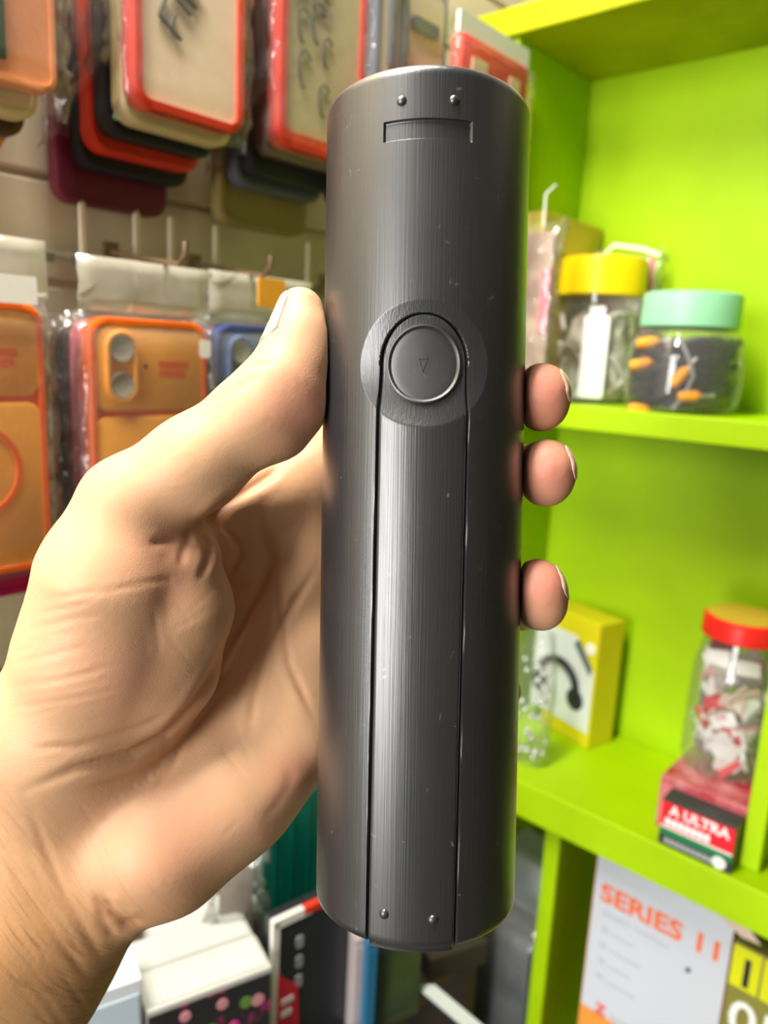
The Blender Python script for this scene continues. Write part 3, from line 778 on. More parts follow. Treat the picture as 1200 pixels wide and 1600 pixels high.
# upper row
def framed(name, loc, wid, hgt, edge, panel, label, writing=None, seed=0, t=.0042, cam=False):
    o = phone_case(name, loc, wid, hgt, (edge, panel, None), label, rich=False, seed=seed, bag_up=.03)
    if writing: writing(o)
    return o
K2 = -0.410
ub, vb = wu(206, 0, K2), wv(216, 165, K2)
wb_ = wu(383, 0, K2) - ub
def pen(o, strokes, r=.0009):
    mb = MB()
    for s_ in strokes: mb.tube([(x, -.0006, z) for x, z in s_], r, 6)
    return mb.build('handwriting', INK, o)
def fin(o):
    # FIN written along the case, reading upwards
    h = [[(.0300, .080), (.0185, .1035)], [(.0185, .1035), (.0235, .121)], [(.0245, .0915), (.0275, .103)]]
    bx, bz = .030, -.158 + .0405
    S_ = []
    def tr(p): # local letter space: x along the word (up the case), y across
        a = math.radians(62); x, y = p
        return (bx + x * math.cos(a) - y * math.sin(a), bz + x * math.sin(a) + y * math.cos(a))
    word = [[(0, 0), (.001, .016)], [(.001, .016), (.013, .017)], [(.0005, .008), (.009, .009)],
            [(.016, .001), (.0165, .016)], [(.022, 0), (.0225, .016)], [(.0225, .016), (.030, .001)], [(.030, .001), (.031, .017)]]
    pen(o, [[tr(p) for p in s_] for s_ in word], .0011)
b0 = framed('phone_case', WL(ub, vb + .158, K2), wb_, .158, RED, CREAM, 'cream phone case with thin red frame and FIN handwritten in black', fin, seed=31)
MB().frame(.0002, wb_ - .0002, -.158, 0, .011, .005, -.0012, .004).build('red_frame', RED, b0, True)
for i, (m, lab, dv, du) in enumerate([(PALE, 'pale bagged phone case right behind the red framed FIN case', -.006, .0), (DARK, 'black phone case hanging behind the FIN case, above the red one', -.012, -.004), (RED, 'bright red phone case low in the pile behind the FIN case', -.019, -.006), (DARK, 'black phone case in the FIN pile, between the red and the maroon case', -.027, -.006), (MAROON, 'maroon phone case hanging lowest at the back of the FIN pile', -.046, -.014)]):
    phone_case('phone_case', WL(ub + du, vb + .158 + dv, K2 - .0125 * (i + 1)), wb_, .158, (m, m, None), lab, rich=False, seed=40 + i, bag_up=0)
uc, vc = wu(437, 0, K2), wv(442, 228, K2)
def scrib(o):
    S_ = []
    for cx, cz, s_ in ((.020, -.075, 1.0), (.033, -.070, 1.2), (.022, -.100, 1.1), (.042, -.085, .9), (.040, -.115, 1.0)):
        S_.append([(cx + .006 * s_ * math.cos(a) * (1 - a * .08), cz + .010 * s_ * math.sin(a)) for a in np.linspace(.6, 4.8, 14)])
    S_.append([(.012, -.060), (.019, -.042), (.023, -.062)]); S_.append([(.014, -.054), (.022, -.053)]); S_.append([(.028, -.062), (.029, -.044)]); S_.append([(.044, -.045), (.036, -.046), (.036, -.053), (.043, -.056), (.040, -.064), (.035, -.063)])
    pen(o, S_, .0008)
cc = framed('phone_case', WL(uc, vc + .150, K2), .080, .150, RED, OLIVEC, 'olive clear phone case with pinkish red frame and scribbles, left of the tube top', scrib, seed=51)
MB().frame(.0002, .0798, -.150, 0, .011, .0062, -.0012, .004, tb=.010).build('red_frame', RED, cc, True)
for i, (m, lab, dv, du) in enumerate([(BROWN, 'dark brown phone case behind the scribbled red framed case', -.004, -.002), (DARK, 'black phone case low in the pile behind the scribbled case', -.016, -.004), (GREYC, 'smoke grey phone case in the pile behind the scribbled case', -.022, -.006), (OLIVE, 'olive brown phone case lowest in the pile behind the scribbled case', -.046, -.010)]):
    phone_case('phone_case', WL(uc + du, vc + .150 + dv, K2 - .0115 * (i + 1)), .080, .150, (m, m, None), lab, rich=False, seed=60 + i, bag_up=0)
# pale case behind the tube top
KD = -0.400
ud_ = wu(592, 0, KD)
cd = framed('phone_case', WL(ud_, wv(592, 0, KD) + .03, KD), .078, .150, GREYC, GLASSC, 'pale clear phone case with smoke grey edge right behind the tube top', seed=71)
MB().frame(.012, .030, -.052 - .020, -.012, .008, .0045, -.003, .001).build('camera_frame', GREYC, cd, True)
MB().rr(.036, .066, -.036, -.027, .003, -.002, .001).build('hinge_bar', GREYC, cd, True)
pile(ud_, wv(592, 0, KD) + .03, KD, .078, .150, [DARK, GREYC, BROWN], '%s bagged phone case behind the pale clear case at the tube top', 'cases stacked behind the pale clear case')
# red packet by the cabinet corner
KE = -0.355
ue, ve = wu(724, 48, KE), wv(724, 48, KE)
ce = thing('red_packet', WL(ue, ve, KE), ROT_W, 'red hanging packet with cream windows beside the cabinet corner', 'packet')
we = wu(829, 80, KE) - ue
MB().rr(0, we, -.075, 0, .004, 0, .010, .001).build('card', RED, ce, True)
for x0, x1 in ((.14, .36), (.70, .86)): MB().rr(we * x0, we * x1, -.060, -.012, .002, -.0008, .0005).build('window', CREAM, ce)
MB().rr(-.002, we + .002, -.001, .014, .002, .002, .0045).build('top_card', mat('top_card_white', (.75, .74, .66), .5), ce)
bag(ce, -.002, we + .002, -.078, .002, .012, seed=77)
# leftmost upper packet
ua, va = wu(86, 0, K1), wv(82, 148, K1)
ca = thing('phone_case', WL(ua - .080, va + .15, K1), ROT_W, 'peach phone case packet with dark green and red stripe in the upper left corner', 'phone case')
MB().frame(0, .080, -.150, 0, .008, .003, 0, .010).build('case_edge', PEACH, ca, True)
MB().rr(.002, .078, -.148, -.002, .006, .001, .009).build('back_plate', PEACH, ca, True)
MB().box(.0455, .0545, -.0008, .002, -.140, -.004).build('green_stripe', DGREEN, ca)
MB().box(.026, .0455, -.0010, .002, -.138, -.004).build('red_stripe', mat('card_crimson', (.65, .01, .05), .5), ca)
bag(ca, -.003, .084, -.157, .004, .014, seed=81, crinkle=.0022)
for i, (m, lab, dv, du) in enumerate([(PALE, 'pale yellow phone case under the peach packet in the upper left corner', -.012, -.004), (BROWN, 'brown phone case in the pile behind the peach packet', -.019, -.006), (ORANGE, 'orange phone case lowest behind the peach packet', -.028, -.012), (DARK, 'black phone case at the back of the peach packet pile', -.020, -.004)]):
    phone_case('phone_case', WL(ua - .080 + du, va + .15 + dv, K1 - .0125 * (i + 1)), .080, .150, (m, m, None), lab, rich=False, seed=90 + i, bag_up=0)

# hook rail with white clips and wire hooks
rail = thing('hook_rail', WL(0, .0475, KW + .012), ROT_W, 'thin metal hook rail running along the cream boarded wall', 'rail')
MB().box(.10, .62, -.003, .001, -.002, .002, .0006).build('bar', mat('rail_grey', (.40, .40, .34), .4, metal=.3), rail)
for i in range(28):
    MB().box(.115 + i * .018, .122 + i * .018, -.0042, -.003, -.0045, .0005).build('lug', mat('rail_dark', (.14, .15, .11), .5), rail)
def hook(u, label, tag=None):
    t = thing('display_hook', WL(u, .0475, KW + .012), ROT_W, label, 'hook')
    for dx in (-.0185, .0185):
        MB().rr(dx - .0016, dx + .0016, -.012, .034, .0012, -.0055, -.003).build('white_upright', mat('upright_plastic', (.74, .66, .48), .4), t)
    MB().tube([(0, -.004, .006), (0, -.02, .004), (0, -.045, .0), (0, -.080, -.004), (0, -.086, .001), (0, -.087, .008)], .0016).build('prong', STEEL, t, True)
    MB().box(-.005, .005, -.006, -.003, -.006, .012).build('foot', STEEL, t)
    if tag: MB().rr(-.011, .011, -.024, -.006, .002, -.0885, -.0875).build('price_tag', tag, t)
    return t
hook(wu(152, 380, KW), 'wire display hook with two white uprights over the orange case beside the thumb')
hook(wu(282, 400, KW), 'wire display hook with orange tag between the orange case and the thumb tip', plastic('tag_orange', (.80, .36, .03)))
hook(wu(486, 420, KW), 'wire display hook right behind the left edge of the tube')

# ------------------------------------------------------------------ goods in the green cabinet
def shelf_spot(px, py, h):        # (a, b) where the sight line meets a shelf top
    d = ray(px, py); X = d * ((VB + h) / d.z); return X.dot(UR) - KB, UB - X.dot(UD)
H_MID, H_LOW, H_BASE = -.2925, -.6275, -.955
def zof(a, b, h): return (CL(a, b, h) - EYE).dot(CF)
PET = clear('clear_plastic_jar', gloss=.06, rough=.06, haze=.06, bump=.15, bscale=40)
def lid_mesh(r, hgt, z, ribs=0):
    prof = [(.001, z + hgt), (r - .003, z + hgt), (r - .0008, z + hgt - .0012), (r, z + hgt - .004), (r + .0004, z + .001), (r - .0005, z), (r - .003, z)]
    return MB().lathe(prof, 48)
def jar(name, loc, r, hb, rl, hl, lid_m, label, belly=1.0):
    t = thing(name, loc, ROT_C, label, 'jar')
    prof = [(.002, .0015), (r * .88, .0008), (r * .97, .006), (r * belly, hb * .25), (r * belly, hb * .62), (r * .97, hb * .80), (r * .86, hb * .93), (rl * .90, hb), (rl * .90, hb + hl * .5)]
    b = MB().lathe(prof, 48, cap1=False).build('jar_body', PET, t, True)
    lid_mesh(rl, hl, hb).build('lid', lid_m, t, True)
    return t
YEL = plastic('yellow_lid', (.85, .62, .005), .35); MINT = plastic('mint_lid', (.30, .66, .40), .38); REDL = plastic('red_lid', (.75, .02, .015), .35)
# mint jar
bm_ = .080; am, _ = cab_pt(1067, 590, bm_); zm = zof(am, bm_, H_MID + .05)
rm = 88 * zm / FPX; rlm = 73 * zm / FPX
hbm = 128 * zm / FPX
j1 = jar('storage_jar', CL(am, bm_, H_MID), rm, hbm, rlm, 52 * zm / FPX, MINT, 'round clear jar with mint green lid and black orange-tipped leads')
# black leads inside, tangled: nobody could count them
rnd = random.Random(4); mb = MB()
for i in range(46):
    z = rnd.uniform(.006, hbm * .84); pts = []
    a0 = rnd.uniform(0, 6.28); rad = rm * rnd.uniform(.45, .86)
    for k in range(9):
        a = a0 + k * .33; pts.append((rad * math.cos(a), rad * math.sin(a), min(hbm * .86, max(.005, z + .006 * math.sin(k * .9 + i)))))
    mb.tube(pts, rnd.uniform(.0022, .0036), 6)
mb.lathe([(.001, .004), (rm * .74, .004), (rm * .80, hbm * .5), (rm * .70, hbm * .82), (.001, hbm * .84)], 24)
tg = mb.build('black_leads', plastic('black_cable', (.02, .021, .024)), None, True); tg.location = CL(am, bm_, H_MID); tg.rotation_euler = (0, 0, ROT_C)
props(tg, 'tangle of black leads filling the mint lidded jar', 'cable', kind='stuff')
ORG = plastic('orange_plug', (.90, .36, .01))
def on_cyl(px, py, c, r):         # where a sight line enters an upright cylinder
    d = ray(px, py); q = EYE - c
    a, b, k = d.x ** 2 + d.y ** 2, d.x * q.x + d.y * q.y, q.x ** 2 + q.y ** 2 - r * r
    return EYE + d * ((-b - math.sqrt(max(0, b * b - a * k))) / a)
def plug(px, py, ang, lab, metal=False):
    t = thing('lead_plug', on_cyl(px, py, CL(am, bm_, H_MID), rm * .90), ROT_C + .5, lab, 'plug', 'orange plugs in the mint lidded jar')
    p = MB().lathe([(.0005, -.009), (.0030, -.009), (.0042, -.006), (.0045, .003), (.0036, .006), (.0015, .0085), (.0005, .0085)], 14).build('sleeve', ORG, t, True)
    q = MB().lathe([(.0004, .008), (.0014, .008), (.0014, .017), (.0004, .018)], 8).build('tip', mat('plug_metal', (.6, .58, .55), .3, metal=.8), t, True)
    for o in (p, q): o.rotation_euler = (0, math.radians(ang), 0)
for a in ((1013, 535, 80, 'orange plug high on the left of the mint jar'), (1003, 568, 75, 'orange plug halfway up the left of the mint jar'), (1063, 588, 35, 'orange plug in the middle of the mint jar'), (1078, 619, 85, 'orange plug with bare metal tip low in the mint jar'), (1000, 640, 95, 'orange plug at the bottom left of the mint jar')): plug(*a)
# grey lead looping up the middle
gl = MB().tube([on_cyl(px, py, CL(am, bm_, H_MID), rm * .92) for px, py in ((1060, 525), (1070, 545), (1080, 570), (1083, 590), (1068, 620), (1050, 640))], .0016).build('grey_lead', plastic('grey_cable', (.30, .31, .33)), None, True)
props(gl, 'single grey lead running down inside the mint jar', 'cable')
# yellow jar
by = .050; ay, _ = cab_pt(930, 555, by); zy = zof(ay, by, H_MID + .05)
ry = 66 * zy / FPX; hby = 160 * zy / FPX; rly = 65 * zy / FPX
j2 = jar('storage_jar', CL(ay, by, H_MID), ry, hby, rly, 56 * zy / FPX, YEL, 'tall clear jar with yellow lid holding white leads')
rnd = random.Random(9); mb = MB()
for i in range(40):
    a0 = rnd.uniform(0, 6.28); rad = ry * rnd.uniform(.5, .86); z = rnd.uniform(.006, hby * .8)
    mb.tube([(rad * math.cos(a0 + k * .3), rad * math.sin(a0 + k * .3), max(.005, min(hby * .84, z + .02 * math.sin(k * .7 + i)))) for k in range(9)], rnd.uniform(.0018, .003), 6)
mb.lathe([(.001, .004), (ry * .72, .004), (ry * .78, hby * .5), (ry * .6, hby * .80), (.001, hby * .82)], 24)
tg = mb.build('white_leads', mat('white_cable', (.82, .78, .68), .45, color2=(.45, .38, .27), nscale=45, thr=(.45, .6)), None, True); tg.location = CL(ay, by, H_MID); tg.rotation_euler = (0, 0, ROT_C)
props(tg, 'bundle of white leads filling the yellow lidded jar', 'cable', kind='stuff')
adp = thing('white_adapter', on_cyl(919, 622, CL(ay, by, H_MID), ry * .86), -.25, 'white adapter block standing against the front of the yellow jar', 'adapter')
MB().rr(-.010, .012, 0, .070, .003, -.006, .004, .0012).build('block', mat('bright_white', (.88, .87, .83), .35), adp, True)
MB().rr(-.006, .007, .070, .078, .001, -.003, .002).build('port', WHITE, adp, True)
# olive carton against the left panel
a0, h0 = cab_pt(853, 318, .10)
ct = thing('carton', CL(.0, .0, H_MID), ROT_C, 'dull yellow carton standing against the left panel behind the yellow jar', 'carton')
YBR = mat('mustard_card', (.50, .40, .03), .6, noise=.2, nscale=20)
top_h = .158
MB().box(.003, .028, -.110, -.006, .001, top_h, .001).build('carton_body', YBR, ct)
MB().box(.002, .029, -.111, -.005, top_h - .030, top_h + .0008, .0005).build('carton_lid', mat('mustard_lid', (.56, .46, .05), .6, noise=.2), ct)
# pink packet in a clear bag behind the yellow jar
pp = thing('pink_packet', CL(.050, .030, H_MID), ROT_C + .12, 'pink card packet in a clear bag peeping over the yellow lid', 'packet')
MB().rr(-.004, .042, .002, .128, .003, 0, .006, .001).build('card', PINK, pp, True)
MB().rr(.006, .034, .030, .120, .003, -.0012, .0006).build('window', mat('pinkish_white', (.78, .66, .62), .5), pp)
bag(pp, -.012, .048, .001, .136, .010, seed=121, crinkle=.003)
MB().tube([(-.012, 0, .10), (-.008, 0, .128), (.004, 0, .140), (.030, 0, .136), (.046, 0, .130)], .0022).build('bag_seam', mat('seam_white', (.80, .78, .66), .4), pp, True)
# bag hanging by the left front edge of the cabinet
pos = at(846, 345, .60)
hb_ = thing('hanging_bag', pos, ROT_C, 'crumpled clear bag of brown and pink sachets hanging beside the tube at cabinet edge', 'bag')
MB().rr(-.014, .013, -.125, -.008, .003, .001, .007, .001).build('sachet', mat('tan_sachet', (.50, .38, .26), .5, color2=(.20, .12, .08), nscale=30), hb_, True)
MB().rr(.004, .013, -.085, -.035, .002, -.001, .002, .0005).build('pink_sachet', PINK, hb_, True)
bag(hb_, -.016, .015, -.13, .0, .010, seed=131, crinkle=.003)
MB().tube([(0, .004, -.004), (0, .003, .02), (-.002, .02, .03)], .0008).build('hang_loop', WHITE, hb_)
# yellow strip on the front edge of the left panel
bt_ = thing('yellow_batten', CL(0.0, DEP - .012, -.10), ROT_C, 'slim yellow green batten fixed down the left panel beside the tube', 'batten')
MB().box(.0004, .006, -.006, .006, -.115, .065, .001).build('strip', mat('yellow_green_paint', (.62, .66, .0), .5, spec=.2, noise=.15), bt_)

# lower compartment: yellow headphone box
ak, bk = shelf_spot(921, 1169, H_LOW)
rz = math.radians(-58)
bx = thing('headphone_box', CL(ak, bk + .005, H_LOW), rz, 'yellow carton with white picture panel of black headphones on the lower shelf', 'box')
zb = zof(ak, bk, H_LOW)
BW, BD, BH = .066, .034, .128
MB().box(-BW, 0, 0, BD, 0, BH, .0008).build('carton', mat('box_yellow', (.66, .58, .01), .45, spec=.3, noise=.06), bx)
pn = MB(); pn.layers([[(x, y, z) for x, z in ((-.083, .016), (-.002, .016), (-.002, .078), (-.028, .108), (-.083, .108))] for y in (-.0008, .0003)]); pn.build('white_panel', mat('print_white', (.66, .68, .68), .45), bx)
hdp = MB(); hdp.tube([(-.047 + .026 * math.cos(a), -.0016, .052 + .024 * math.sin(a)) for a in np.linspace(-.2, 3.4, 20)], .0042, 8)
hdp.build('headphone_print', DARK, bx, True)
for dx in (-.072, -.022):
    MB().disc_y([(.0003, -.0030), (.009, -.0030), (.011, -.0015), (.011, .0)], 20, (dx, 0, .044)).build('earcup_print', DARK, bx, True)
MB().layers([[(x, y, z) for x, z in ((-.030, .100), (-.006, .074), (-.004, .082), (-.024, .106))] for y in (-.0014, -.0006)]).build('slate_stripe', mat('slate_print', (.10, .13, .16), .5), bx)
MB().disc_y([(.0003, -.001), (.006, -.001), (.006, .0003)], 18, (-.009, 0, .101)).build('white_spot', WHITE, bx)
# clear bag with beads at the left
ac, bc = shelf_spot(835, 1222, H_LOW)
sb = thing('bead_bag', CL(.060, .116, H_LOW), ROT_C, 'clear bag of glittering beads on the lower shelf right beside the tube', 'bag')
rnd = random.Random(3); rings = []
for i in range(15):
    z = .002 + i * .0092; wq = .020 * (1 - .25 * abs(i / 7 - 1) ** 2)
    rings.append([(wq * math.cos(a) * (1 + rnd.uniform(-.12, .12)) + .004, .55 * wq * math.sin(a) * (1 + rnd.uniform(-.2, .2)), z) for a in np.linspace(0, 2 * math.pi, 22, False)])
o = MB().layers(rings, False, False).build('film', FILM, sb); o.data.shade_smooth()
for i in range(34):
    x, z = rnd.uniform(-.014, .02), rnd.uniform(.006, .105)
    MB().lathe([(.0001, -.0032), (.0023, -.0023), (.0032, 0), (.0023, .0023), (.0001, .0032)], 10, (x, rnd.uniform(-.006, .004), z)).build('bead', mat('silver_bead', (.70, .70, .72), .12, metal=.7), sb, True)
# small red carton
ar, br_ = shelf_spot(1022, 1322, H_LOW)
ar, br_ = .201, .146
rb = thing('accessory_box', CL(ar, br_, H_LOW), ROT_C, 'small red black and green carton reading A ULTRA at the front of lower shelf', 'box')
zr = zof(ar, br_, H_LOW)
RW, RH = .056, .040
MB().box(0, RW, 0, .019, 0, RH, .0006).build('carton', mat('carton_black', (.025, .03, .028), .4), rb)
MB().box(.0006, RW - .0006, -.0006, .0004, .016, RH - .003).build('red_face', mat('carton_red', (.75, .008, .02), .4), rb)
MB().box(.0006, RW - .0006, -.0006, .0004, .0095, .0155).build('green_band', mat('carton_green', (.01, .17, .06), .4), rb)
MB().box(.0006, RW - .0006, -.0009, .0004, .0155, .0170).build('white_line', WHITE, rb)
MB().box(-.0006, .0004, .001, .018, .014, RH - .003).build('orange_side', mat('carton_orange', (.80, .16, .02), .4), rb)
TW = mat('print_bright', (.86, .82, .82), .4)
text('lettering', 'A ULTRA', .0112, TW, rb, (.0065, -.0008, .0280), FRONT, bold=.0003)
for i in range(7): MB().rr(.004 + i * .0050, .0083 + i * .0050, .0185, .0245, .0015, -.0012, .0).build('small_print', TW, rb)
for i in range(9): MB().rr(.005 + i * .0042, .0085 + i * .0042, .0028, .0072, .001, -.0007, .0003).build('grey_print', mat('grey_ink', (.32, .34, .36), .5), rb)
MB().disc_y([(.0003, -.0008), (.005, -.0008), (.005, .0)], 20, (RW - .009, 0, .0060)).build('seal', WHITE, rb)
# big jar with red lid, full of sachets
aj, bj, HJ = .2205, .070, H_LOW + .046
jr, jh, jl = .0345, .112, .0275
rj = thing('candy_jar', CL(aj, bj, HJ), ROT_C, 'tall clear jar with red lid full of red and white sachets', 'jar')
MB().lathe([(.002, .001), (jr * .93, .001), (jr, .006), (jr, jh * .30), (jr * .985, jh * .33), (jr, jh * .36), (jr * .97, jh * .75), (jr * .86, jh * .92), (jl, jh), (jl, jh + .006)], 48, cap1=False).build('jar_body', PET, rj, True)
lid_mesh(jl + .0035, .017, jh + .002).build('lid', REDL, rj, True)
MB().lathe([(.001, .0005), (jl + .0005, .0005), (jl + .0005, 0), (.001, 0)], 40, (0, 0, jh + .0192)).build('lid_liner', mat('lid_amber', (.55, .36, .03), .5), rj)
rnd = random.Random(12)
scol = [plastic('sachet_white', (.80, .79, .78)), plastic('sachet_red', (.62, .03, .05)), plastic('sachet_pink', (.72, .36, .34)), plastic('sachet_tan', (.55, .42, .32)), plastic('sachet_grey', (.24, .21, .20))]
proto = None
for i in range(64):
    cn = ['white', 'red', 'pink', 'tan', 'grey'][k_ := rnd.choices(range(5), (42, 16, 16, 14, 12))[0]]
    z = .010 + (jh * .80) * (i / 64); a = rnd.uniform(0, 6.28) if i % 3 else rnd.uniform(3.4, 6.0); rad = jr * rnd.uniform(.58, .66)
    mbx = MB().layers([[(x, y + .0012 * math.sin(x * 260), zz) for x, zz in outline(-.0095, .0095, -.006, .006, .0015, 2)] for y in (-.0016, .0016)])
    o = mbx.build('sachet', scol[k_], None)
    o.location = CL(aj, bj, HJ) + UR * (rad * math.cos(a)) + UD * (rad * math.sin(a)) + UZ * z
    o.rotation_euler = (rnd.uniform(-.7, .7), rnd.uniform(-.9, .9), a + math.pi / 2 + ROT_C + rnd.uniform(-.3, .3))
    lv = ('at the bottom of', 'low in', 'halfway up', 'high in', 'under the lid of')[min(4, i * 5 // 64)]
    props(o, cn + ' sachet ' + lv + ' the red lidded jar', 'sachet', cn + ' sachets ' + lv + ' the red lidded jar')
# red flat carton under the jar front
rf = thing('flat_carton', CL(.190, .125, H_LOW), ROT_C, 'crimson carton behind the A ULTRA carton with the red lidded jar standing on it', 'carton')
MB().box(0, .067, 0, .091, 0, .0455, .0008).build('carton_body', mat('carton_crimson', (.38, .02, .04), .4, color2=(.62, .30, .30), nscale=40), rf)
MB().box(.001, .066, -.0007, .0005, .006, .040).build('front_print', mat('carton_rose', (.55, .16, .18), .4), rf)

# ------------------------------------------------------------------ below the lower shelf
H_BASE = -.955
bS = .118
aL, hT = cab_pt(932, 1350, bS); aR, _ = cab_pt(1146, 1465, bS)
sw = aR - aL; shh = .205
sx_ = thing('watch_box', CL(aL, bS, H_BASE), ROT_C, 'large white carton reading SERIES 11 in orange under the lower shelf', 'box')
MB().box(0, sw, 0, .05, 0, .278, .0008).build('carton', mat('carton_orange_edge', (.80, .30, .05), .45), sx_)
MB().box(.0012, sw - .0004, -.0006, .001, .118, .2785).build('white_face', mat('carton_white', (.58, .61, .67), .4), sx_)
ORT = mat('print_orange', (.85, .16, .04), .5)
_, hs = cab_pt(942, 1405, bS); _, h2 = cab_pt(940, 1430, bS)
zt = hs - H_BASE
text('lettering', 'SERIES 11', sw * .20, ORT, sx_, (sw * .06, -.0010, zt), FRONT, bold=.0006, sx=1.12)
gr = mat('print_grey', (.46, .52, .58), .5)
text('small_lettering', 'SMART WATCH', sw * .072, gr, sx_, (sw * .09, -.0010, zt - .014), FRONT)
for i in range(4):
    MB().rr(sw * .10, sw * .16, zt - .030 - i * .016, zt - .024 - i * .016, .001, -.0010, .0).build('bullet_print', gr, sx_)
    MB().rr(sw * .18, sw * (.36 + .06 * (i % 2)), zt - .030 - i * .016, zt - .0268 - i * .016, .0008, -.0010, .0).build('line_print', gr, sx_)
MB().disc_y([(.0002, -.0012), (.0022, -.0012), (.0022, 0)], 14, (sw * .75, 0, zt - .022)).build('dark_dot', DARK, sx_)
_, hz = cab_pt(930, 1575, bS)
text('red_letter', 'Z', sw * .12, mat('print_red', (.75, .05, .05), .5), sx_, (sw * .13, -.0010, hz - H_BASE - .002), FRONT, bold=.0005)
MB().rr(sw * .24, sw * .55, hz - H_BASE, hz - H_BASE + .005, .001, -.0010, .0).build('line_print', gr, sx_)
# yellow and olive pack with big digits
bN = .128
aN, hN = cab_pt(1147, 1470, bN)
nb = thing('digit_pack', CL(aN, bN, H_BASE), ROT_C, 'yellow and olive pack with large digits right of the white SERIES 11 carton', 'packet')
_, hm = cab_pt(1140, 1535, bN); hm -= H_BASE
MB().rr(0, .075, 0, hN - H_BASE, .003, 0, .03, .001).build('pack_body', mat('pack_olive', (.22, .21, .035), .5), nb, True)
MB().box(.001, .0215, -.0008, .001, hm, hN - H_BASE - .001).build('yellow_block', mat('pack_yellow', (.66, .68, .0), .45), nb)
MB().box(.0235, .074, -.0008, .001, hm, hN - H_BASE - .001).build('yellow_block', mat('pack_yellow', (.66, .68, .0), .45), nb)
text('black_digits', '1 6', .034, INK, nb, (.004, -.0012, hm + .004), FRONT, bold=.0006)
text('white_digits', '05', .044, mat('digit_white', (.85, .86, .82), .4), nb, (.004, -.0012, hm - .040), FRONT, bold=.0005)
# clear labels where the paint has chipped off the shelf edge
ch = cab_pt(1140, 1435, .1405)
cp = thing('paper_scrap', CL(ch[0], .1402, ch[1]), ROT_C, 'torn pale paper scrap stuck on the front edge of the lower shelf', 'paper')
MB().layers([[(x, y, z) for x, z in ((-.022, .008), (-.006, .010), (.016, -.002), (.024, -.009), (.010, -.010), (-.012, .0))] for y in (-.0006, .0001)]).build('scrap', mat('scrap_pink', (.72, .56, .44), .6, noise=.2), cp)

# ------------------------------------------------------------------ counter under the goods wall with cartons on it
VT = -.50
cw = thing('counter', WL(0, -1.40, KW), ROT_W, 'dark wooden counter under the goods wall carrying small cartons', 'counter')
WOOD = mat('dark_wood', (.05, .038, .028), .6, noise=.4, nscale=12, stretch=(1, 6, 1))
MB().box(-.25, .55, -.175, 0, 1.40 + VT - .03, 1.40 + VT, .002).build('counter_top', WOOD, cw)
for x in (-.23, .52): MB().box(x, x + .02, -.165, -.01, 0, 1.40 + VT - .03).build('side_board', WOOD, cw)
def on_counter(px, py_any, z):    # point of the counter below a sight line at depth z
    p = at(px, py_any, z); p.z = EYE.z + VT; return p
def carton(name, px, py, z, w_, d_, rotz, m, label, cat='box', lean=0.0, bev=.0008):
    """upright carton whose top left front corner is seen at px, py at depth z"""
    p = at(px, py, z); hgt = p.z - (EYE.z + VT); q = p.copy(); q.z = EYE.z + VT
    t = thing(name, q, 0, label, cat, rot=(lean, 0, rotz))
    MB().box(0, w_, 0, d_, 0, hgt, bev).build('carton', m, t)
    return t, hgt
R30 = math.radians(30)
PWH = mat('pale_board', (.60, .60, .55), .45, noise=.12, nscale=30)
FLORAL = mat('floral_print', (.02, .02, .02), .4, color2=(.30, .02, .12), nscale=55, thr=(.55, .62))
for i, (px, py, z, lab) in enumerate([(228, 1583, .470, 'pale carton with dark floral front, nearest in the row below the wrist'), (212, 1527, .505, 'pale carton in the middle of the row below the wrist'), (240, 1478, .545, 'pale carton at the back of the row below the wrist')]):
    t, hgt = carton('pale_box', px, py, z, .082, .032, R30, PWH, lab)
    MB().box(.001, .081, -.0008, .001, .002, hgt - .004).build('floral_face', FLORAL, t)
    MB().box(.004, .078, .003, .029, hgt, hgt + .0012).build('top_flap', mat('pale_flap', (.66, .67, .63), .4), t)
    if i == 0:
        for k in range(9):
            q = random.Random(k + 2)
            MB().disc_y([(.0003, -.0014), (q.uniform(.003, .006), -.0014), (.004, 0)], 9, (.008 + k * .008, 0, hgt - q.uniform(.010, .035))).build('flower_print', [mat('print_magenta', (.50, .02, .20), .5), mat('print_leaf', (.12, .25, .04), .5), mat('print_rose', (.60, .25, .28), .5)][k % 3], t)
t, hgt = carton('white_box', 96, 1572, .44, .045, .04, R30, mat('white_board', (.74, .78, .82), .4), 'white carton corner showing under the wrist at the lower left')
MB().box(.002, .043, -.0006, .001, .002, hgt - .01).build('front_print', mat('pale_blue_print', (.55, .66, .76), .5), t)
t, hgt = carton('black_box', 428, 1442, .52, .064, .012, math.radians(38), mat('box_black', (.018, .020, .026), .35), 'black carton with white edge and red corner under the tube bottom')
MB().box(-.0006, .0045, -.0008, .004, 0, hgt - .0002).build('white_edge', WHITE, t)
MB().box(0, .030, -.0008, .004, hgt - .006, hgt + .0004).build('white_top_edge', WHITE, t)
MB().box(.024, .064, -.0009, .004, hgt - .005, hgt + .0005).build('red_top_edge', RED, t)
for k in range(3): MB().rr(.018, .024, hgt - .030 - k * .016, hgt - .020 - k * .016, .002, -.0008, .001).build('icon_print', mat('icon_grey', (.30, .31, .33), .5), t)
MB().layers([[(x, y, z) for x, z in ((.003, hgt - .095), (.022, hgt - .095), (.020, hgt - .060), (.010, hgt - .050), (.004, hgt - .042))] for y in (-.0010, .0005)]).build('red_badge', mat('badge_red', (.72, .01, .04), .4), t)
for k in range(2): MB().rr(.0065, .0165 - k * .001, hgt - .070 - k * .010, hgt - .065 - k * .010, .001, -.0014, 0).build('badge_print', TW, t)
TEAL = mat('teal_gloss', (.0, .16, .12), .25, noise=.35, nscale=14, stretch=(6, 6, .6))
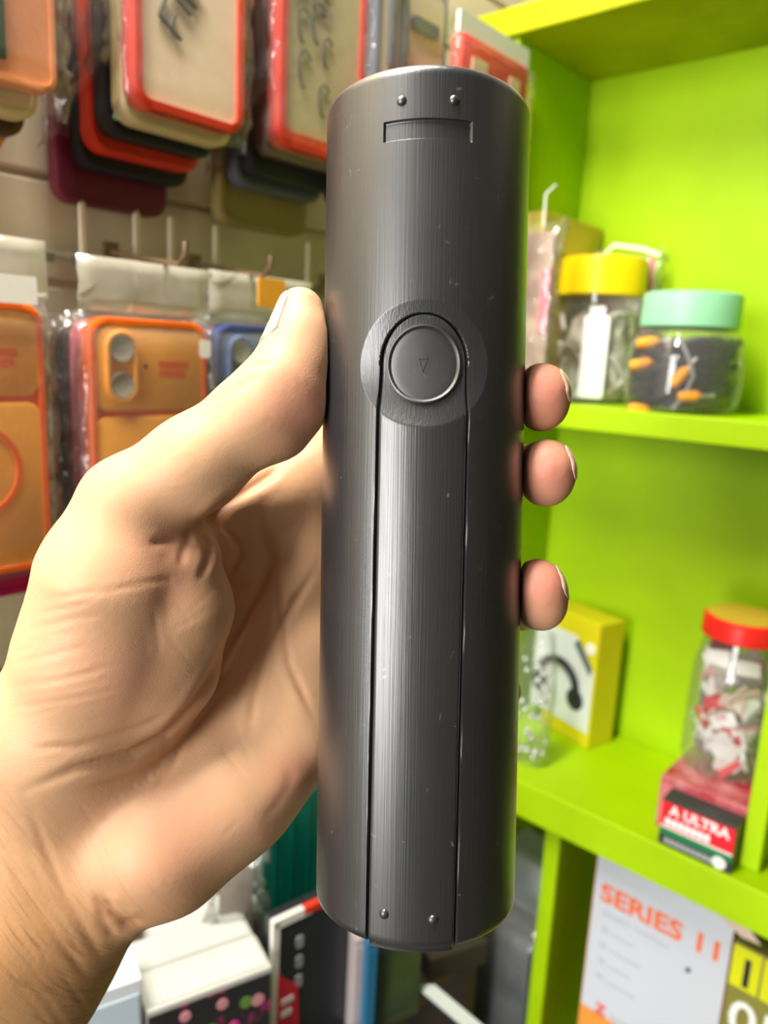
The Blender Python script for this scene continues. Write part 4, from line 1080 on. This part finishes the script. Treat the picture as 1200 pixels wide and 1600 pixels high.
t, hgt = carton('teal_box', 412, 1262, .60, .075, .05, math.radians(40), TEAL, 'glossy teal green carton standing left of the tube below the palm')
for k in range(4): MB().box(.010 + k * .016, .0125 + k * .016, -.0012, .001, .01, hgt - .004).build('fold', TEAL, t)
cb = thing('crumpled_bag', on_counter(372, 1420, .56), math.radians(20), 'crumpled clear plastic bag between the wrist and the teal carton', 'bag')
h_ = (at(372, 1335, .56).z - cb.location.z)
MB().rr(-.012, .012, .002, h_ - .006, .004, .004, .016, .002).build('contents', mat('taupe_pack', (.30, .25, .20), .5, noise=.3), cb, True)
bag(cb, -.018, .016, .001, h_, .020, seed=151, crinkle=.004)
# behind and below the tube
for (px, py, z, w_, d_, m, nm, lab) in [
    (556, 1470, .555, .010, .05, mat('strip_grey', (.42, .36, .36), .4), 'grey_box', 'narrow grey carton just under the tube bottom'),
    (575, 1475, .550, .0085, .05, mat('strip_blue', (.015, .13, .24), .4), 'blue_box', 'narrow petrol blue carton under the tube bottom'),
    (593, 1478, .565, .036, .05, mat('bottle_green', (.03, .045, .03), .2, color2=(.06, .09, .015), nscale=20), 'green_pack', 'dark bottle green pack under the middle of the tube bottom'),
    (672, 1500, .62, .055, .03, mat('umber_board', (.03, .022, .016), .5), 'brown_box', 'dark brown carton under the right of the tube bottom'),
    ]:
    t, hgt = carton(nm, px, py, z, w_, d_, math.radians(25), m, lab)
    MB().box(.0008, w_ - .0008, -.0007, .001, hgt * .15, hgt * .92).build('front_panel', m, t)
t = thing('pale_blue_box', CL(.018, .07, H_BASE), ROT_C, 'tall pale blue carton standing between the tube and the green post', 'box')
MB().box(0, .05, 0, .05, 0, .190, .001).build('carton', mat('pale_blue_board', (.50, .58, .58), .5), t)
MB().box(-.0006, .0506, -.0006, .0506, .172, .1906, .0005).build('carton_lid', mat('pale_blue_lid', (.56, .62, .60), .5), t)
t = thing('slate_pack', CL(.020, .125, H_BASE), ROT_C, 'dark grey glossy pack in front of the pale blue carton beside the green post', 'packet')
SLATE = mat('slate_pack', (.05, .06, .06), .22, color2=(.17, .18, .18), nscale=18)
MB().rr(0, .070, 0, .158, .003, 0, .03, .001).build('pack_body', SLATE, t, True)
bag(t, -.004, .074, .001, .166, .03, seed=171, crinkle=.003)
p1, p2 = at(664, 1540, .60), at(742, 1606, .57)
ws = thing('white_strap', p1, 0, 'white plastic strap slanting out from under the tube bottom', 'strap')
sd_ = CR * .0075; rings = []
for q in (0, .5, 1, 1.7):
    b_ = (p2 - p1) * q
    rings.append([tuple(b_ + sd_ * sx2 + Vector((0, 0, .0009 * sz2))) for sx2, sz2 in ((-1, -1), (1, -1), (1, 1), (-1, 1))])
MB().layers(rings).build('band', mat('strap_white', (.46, .50, .48), .35), ws)
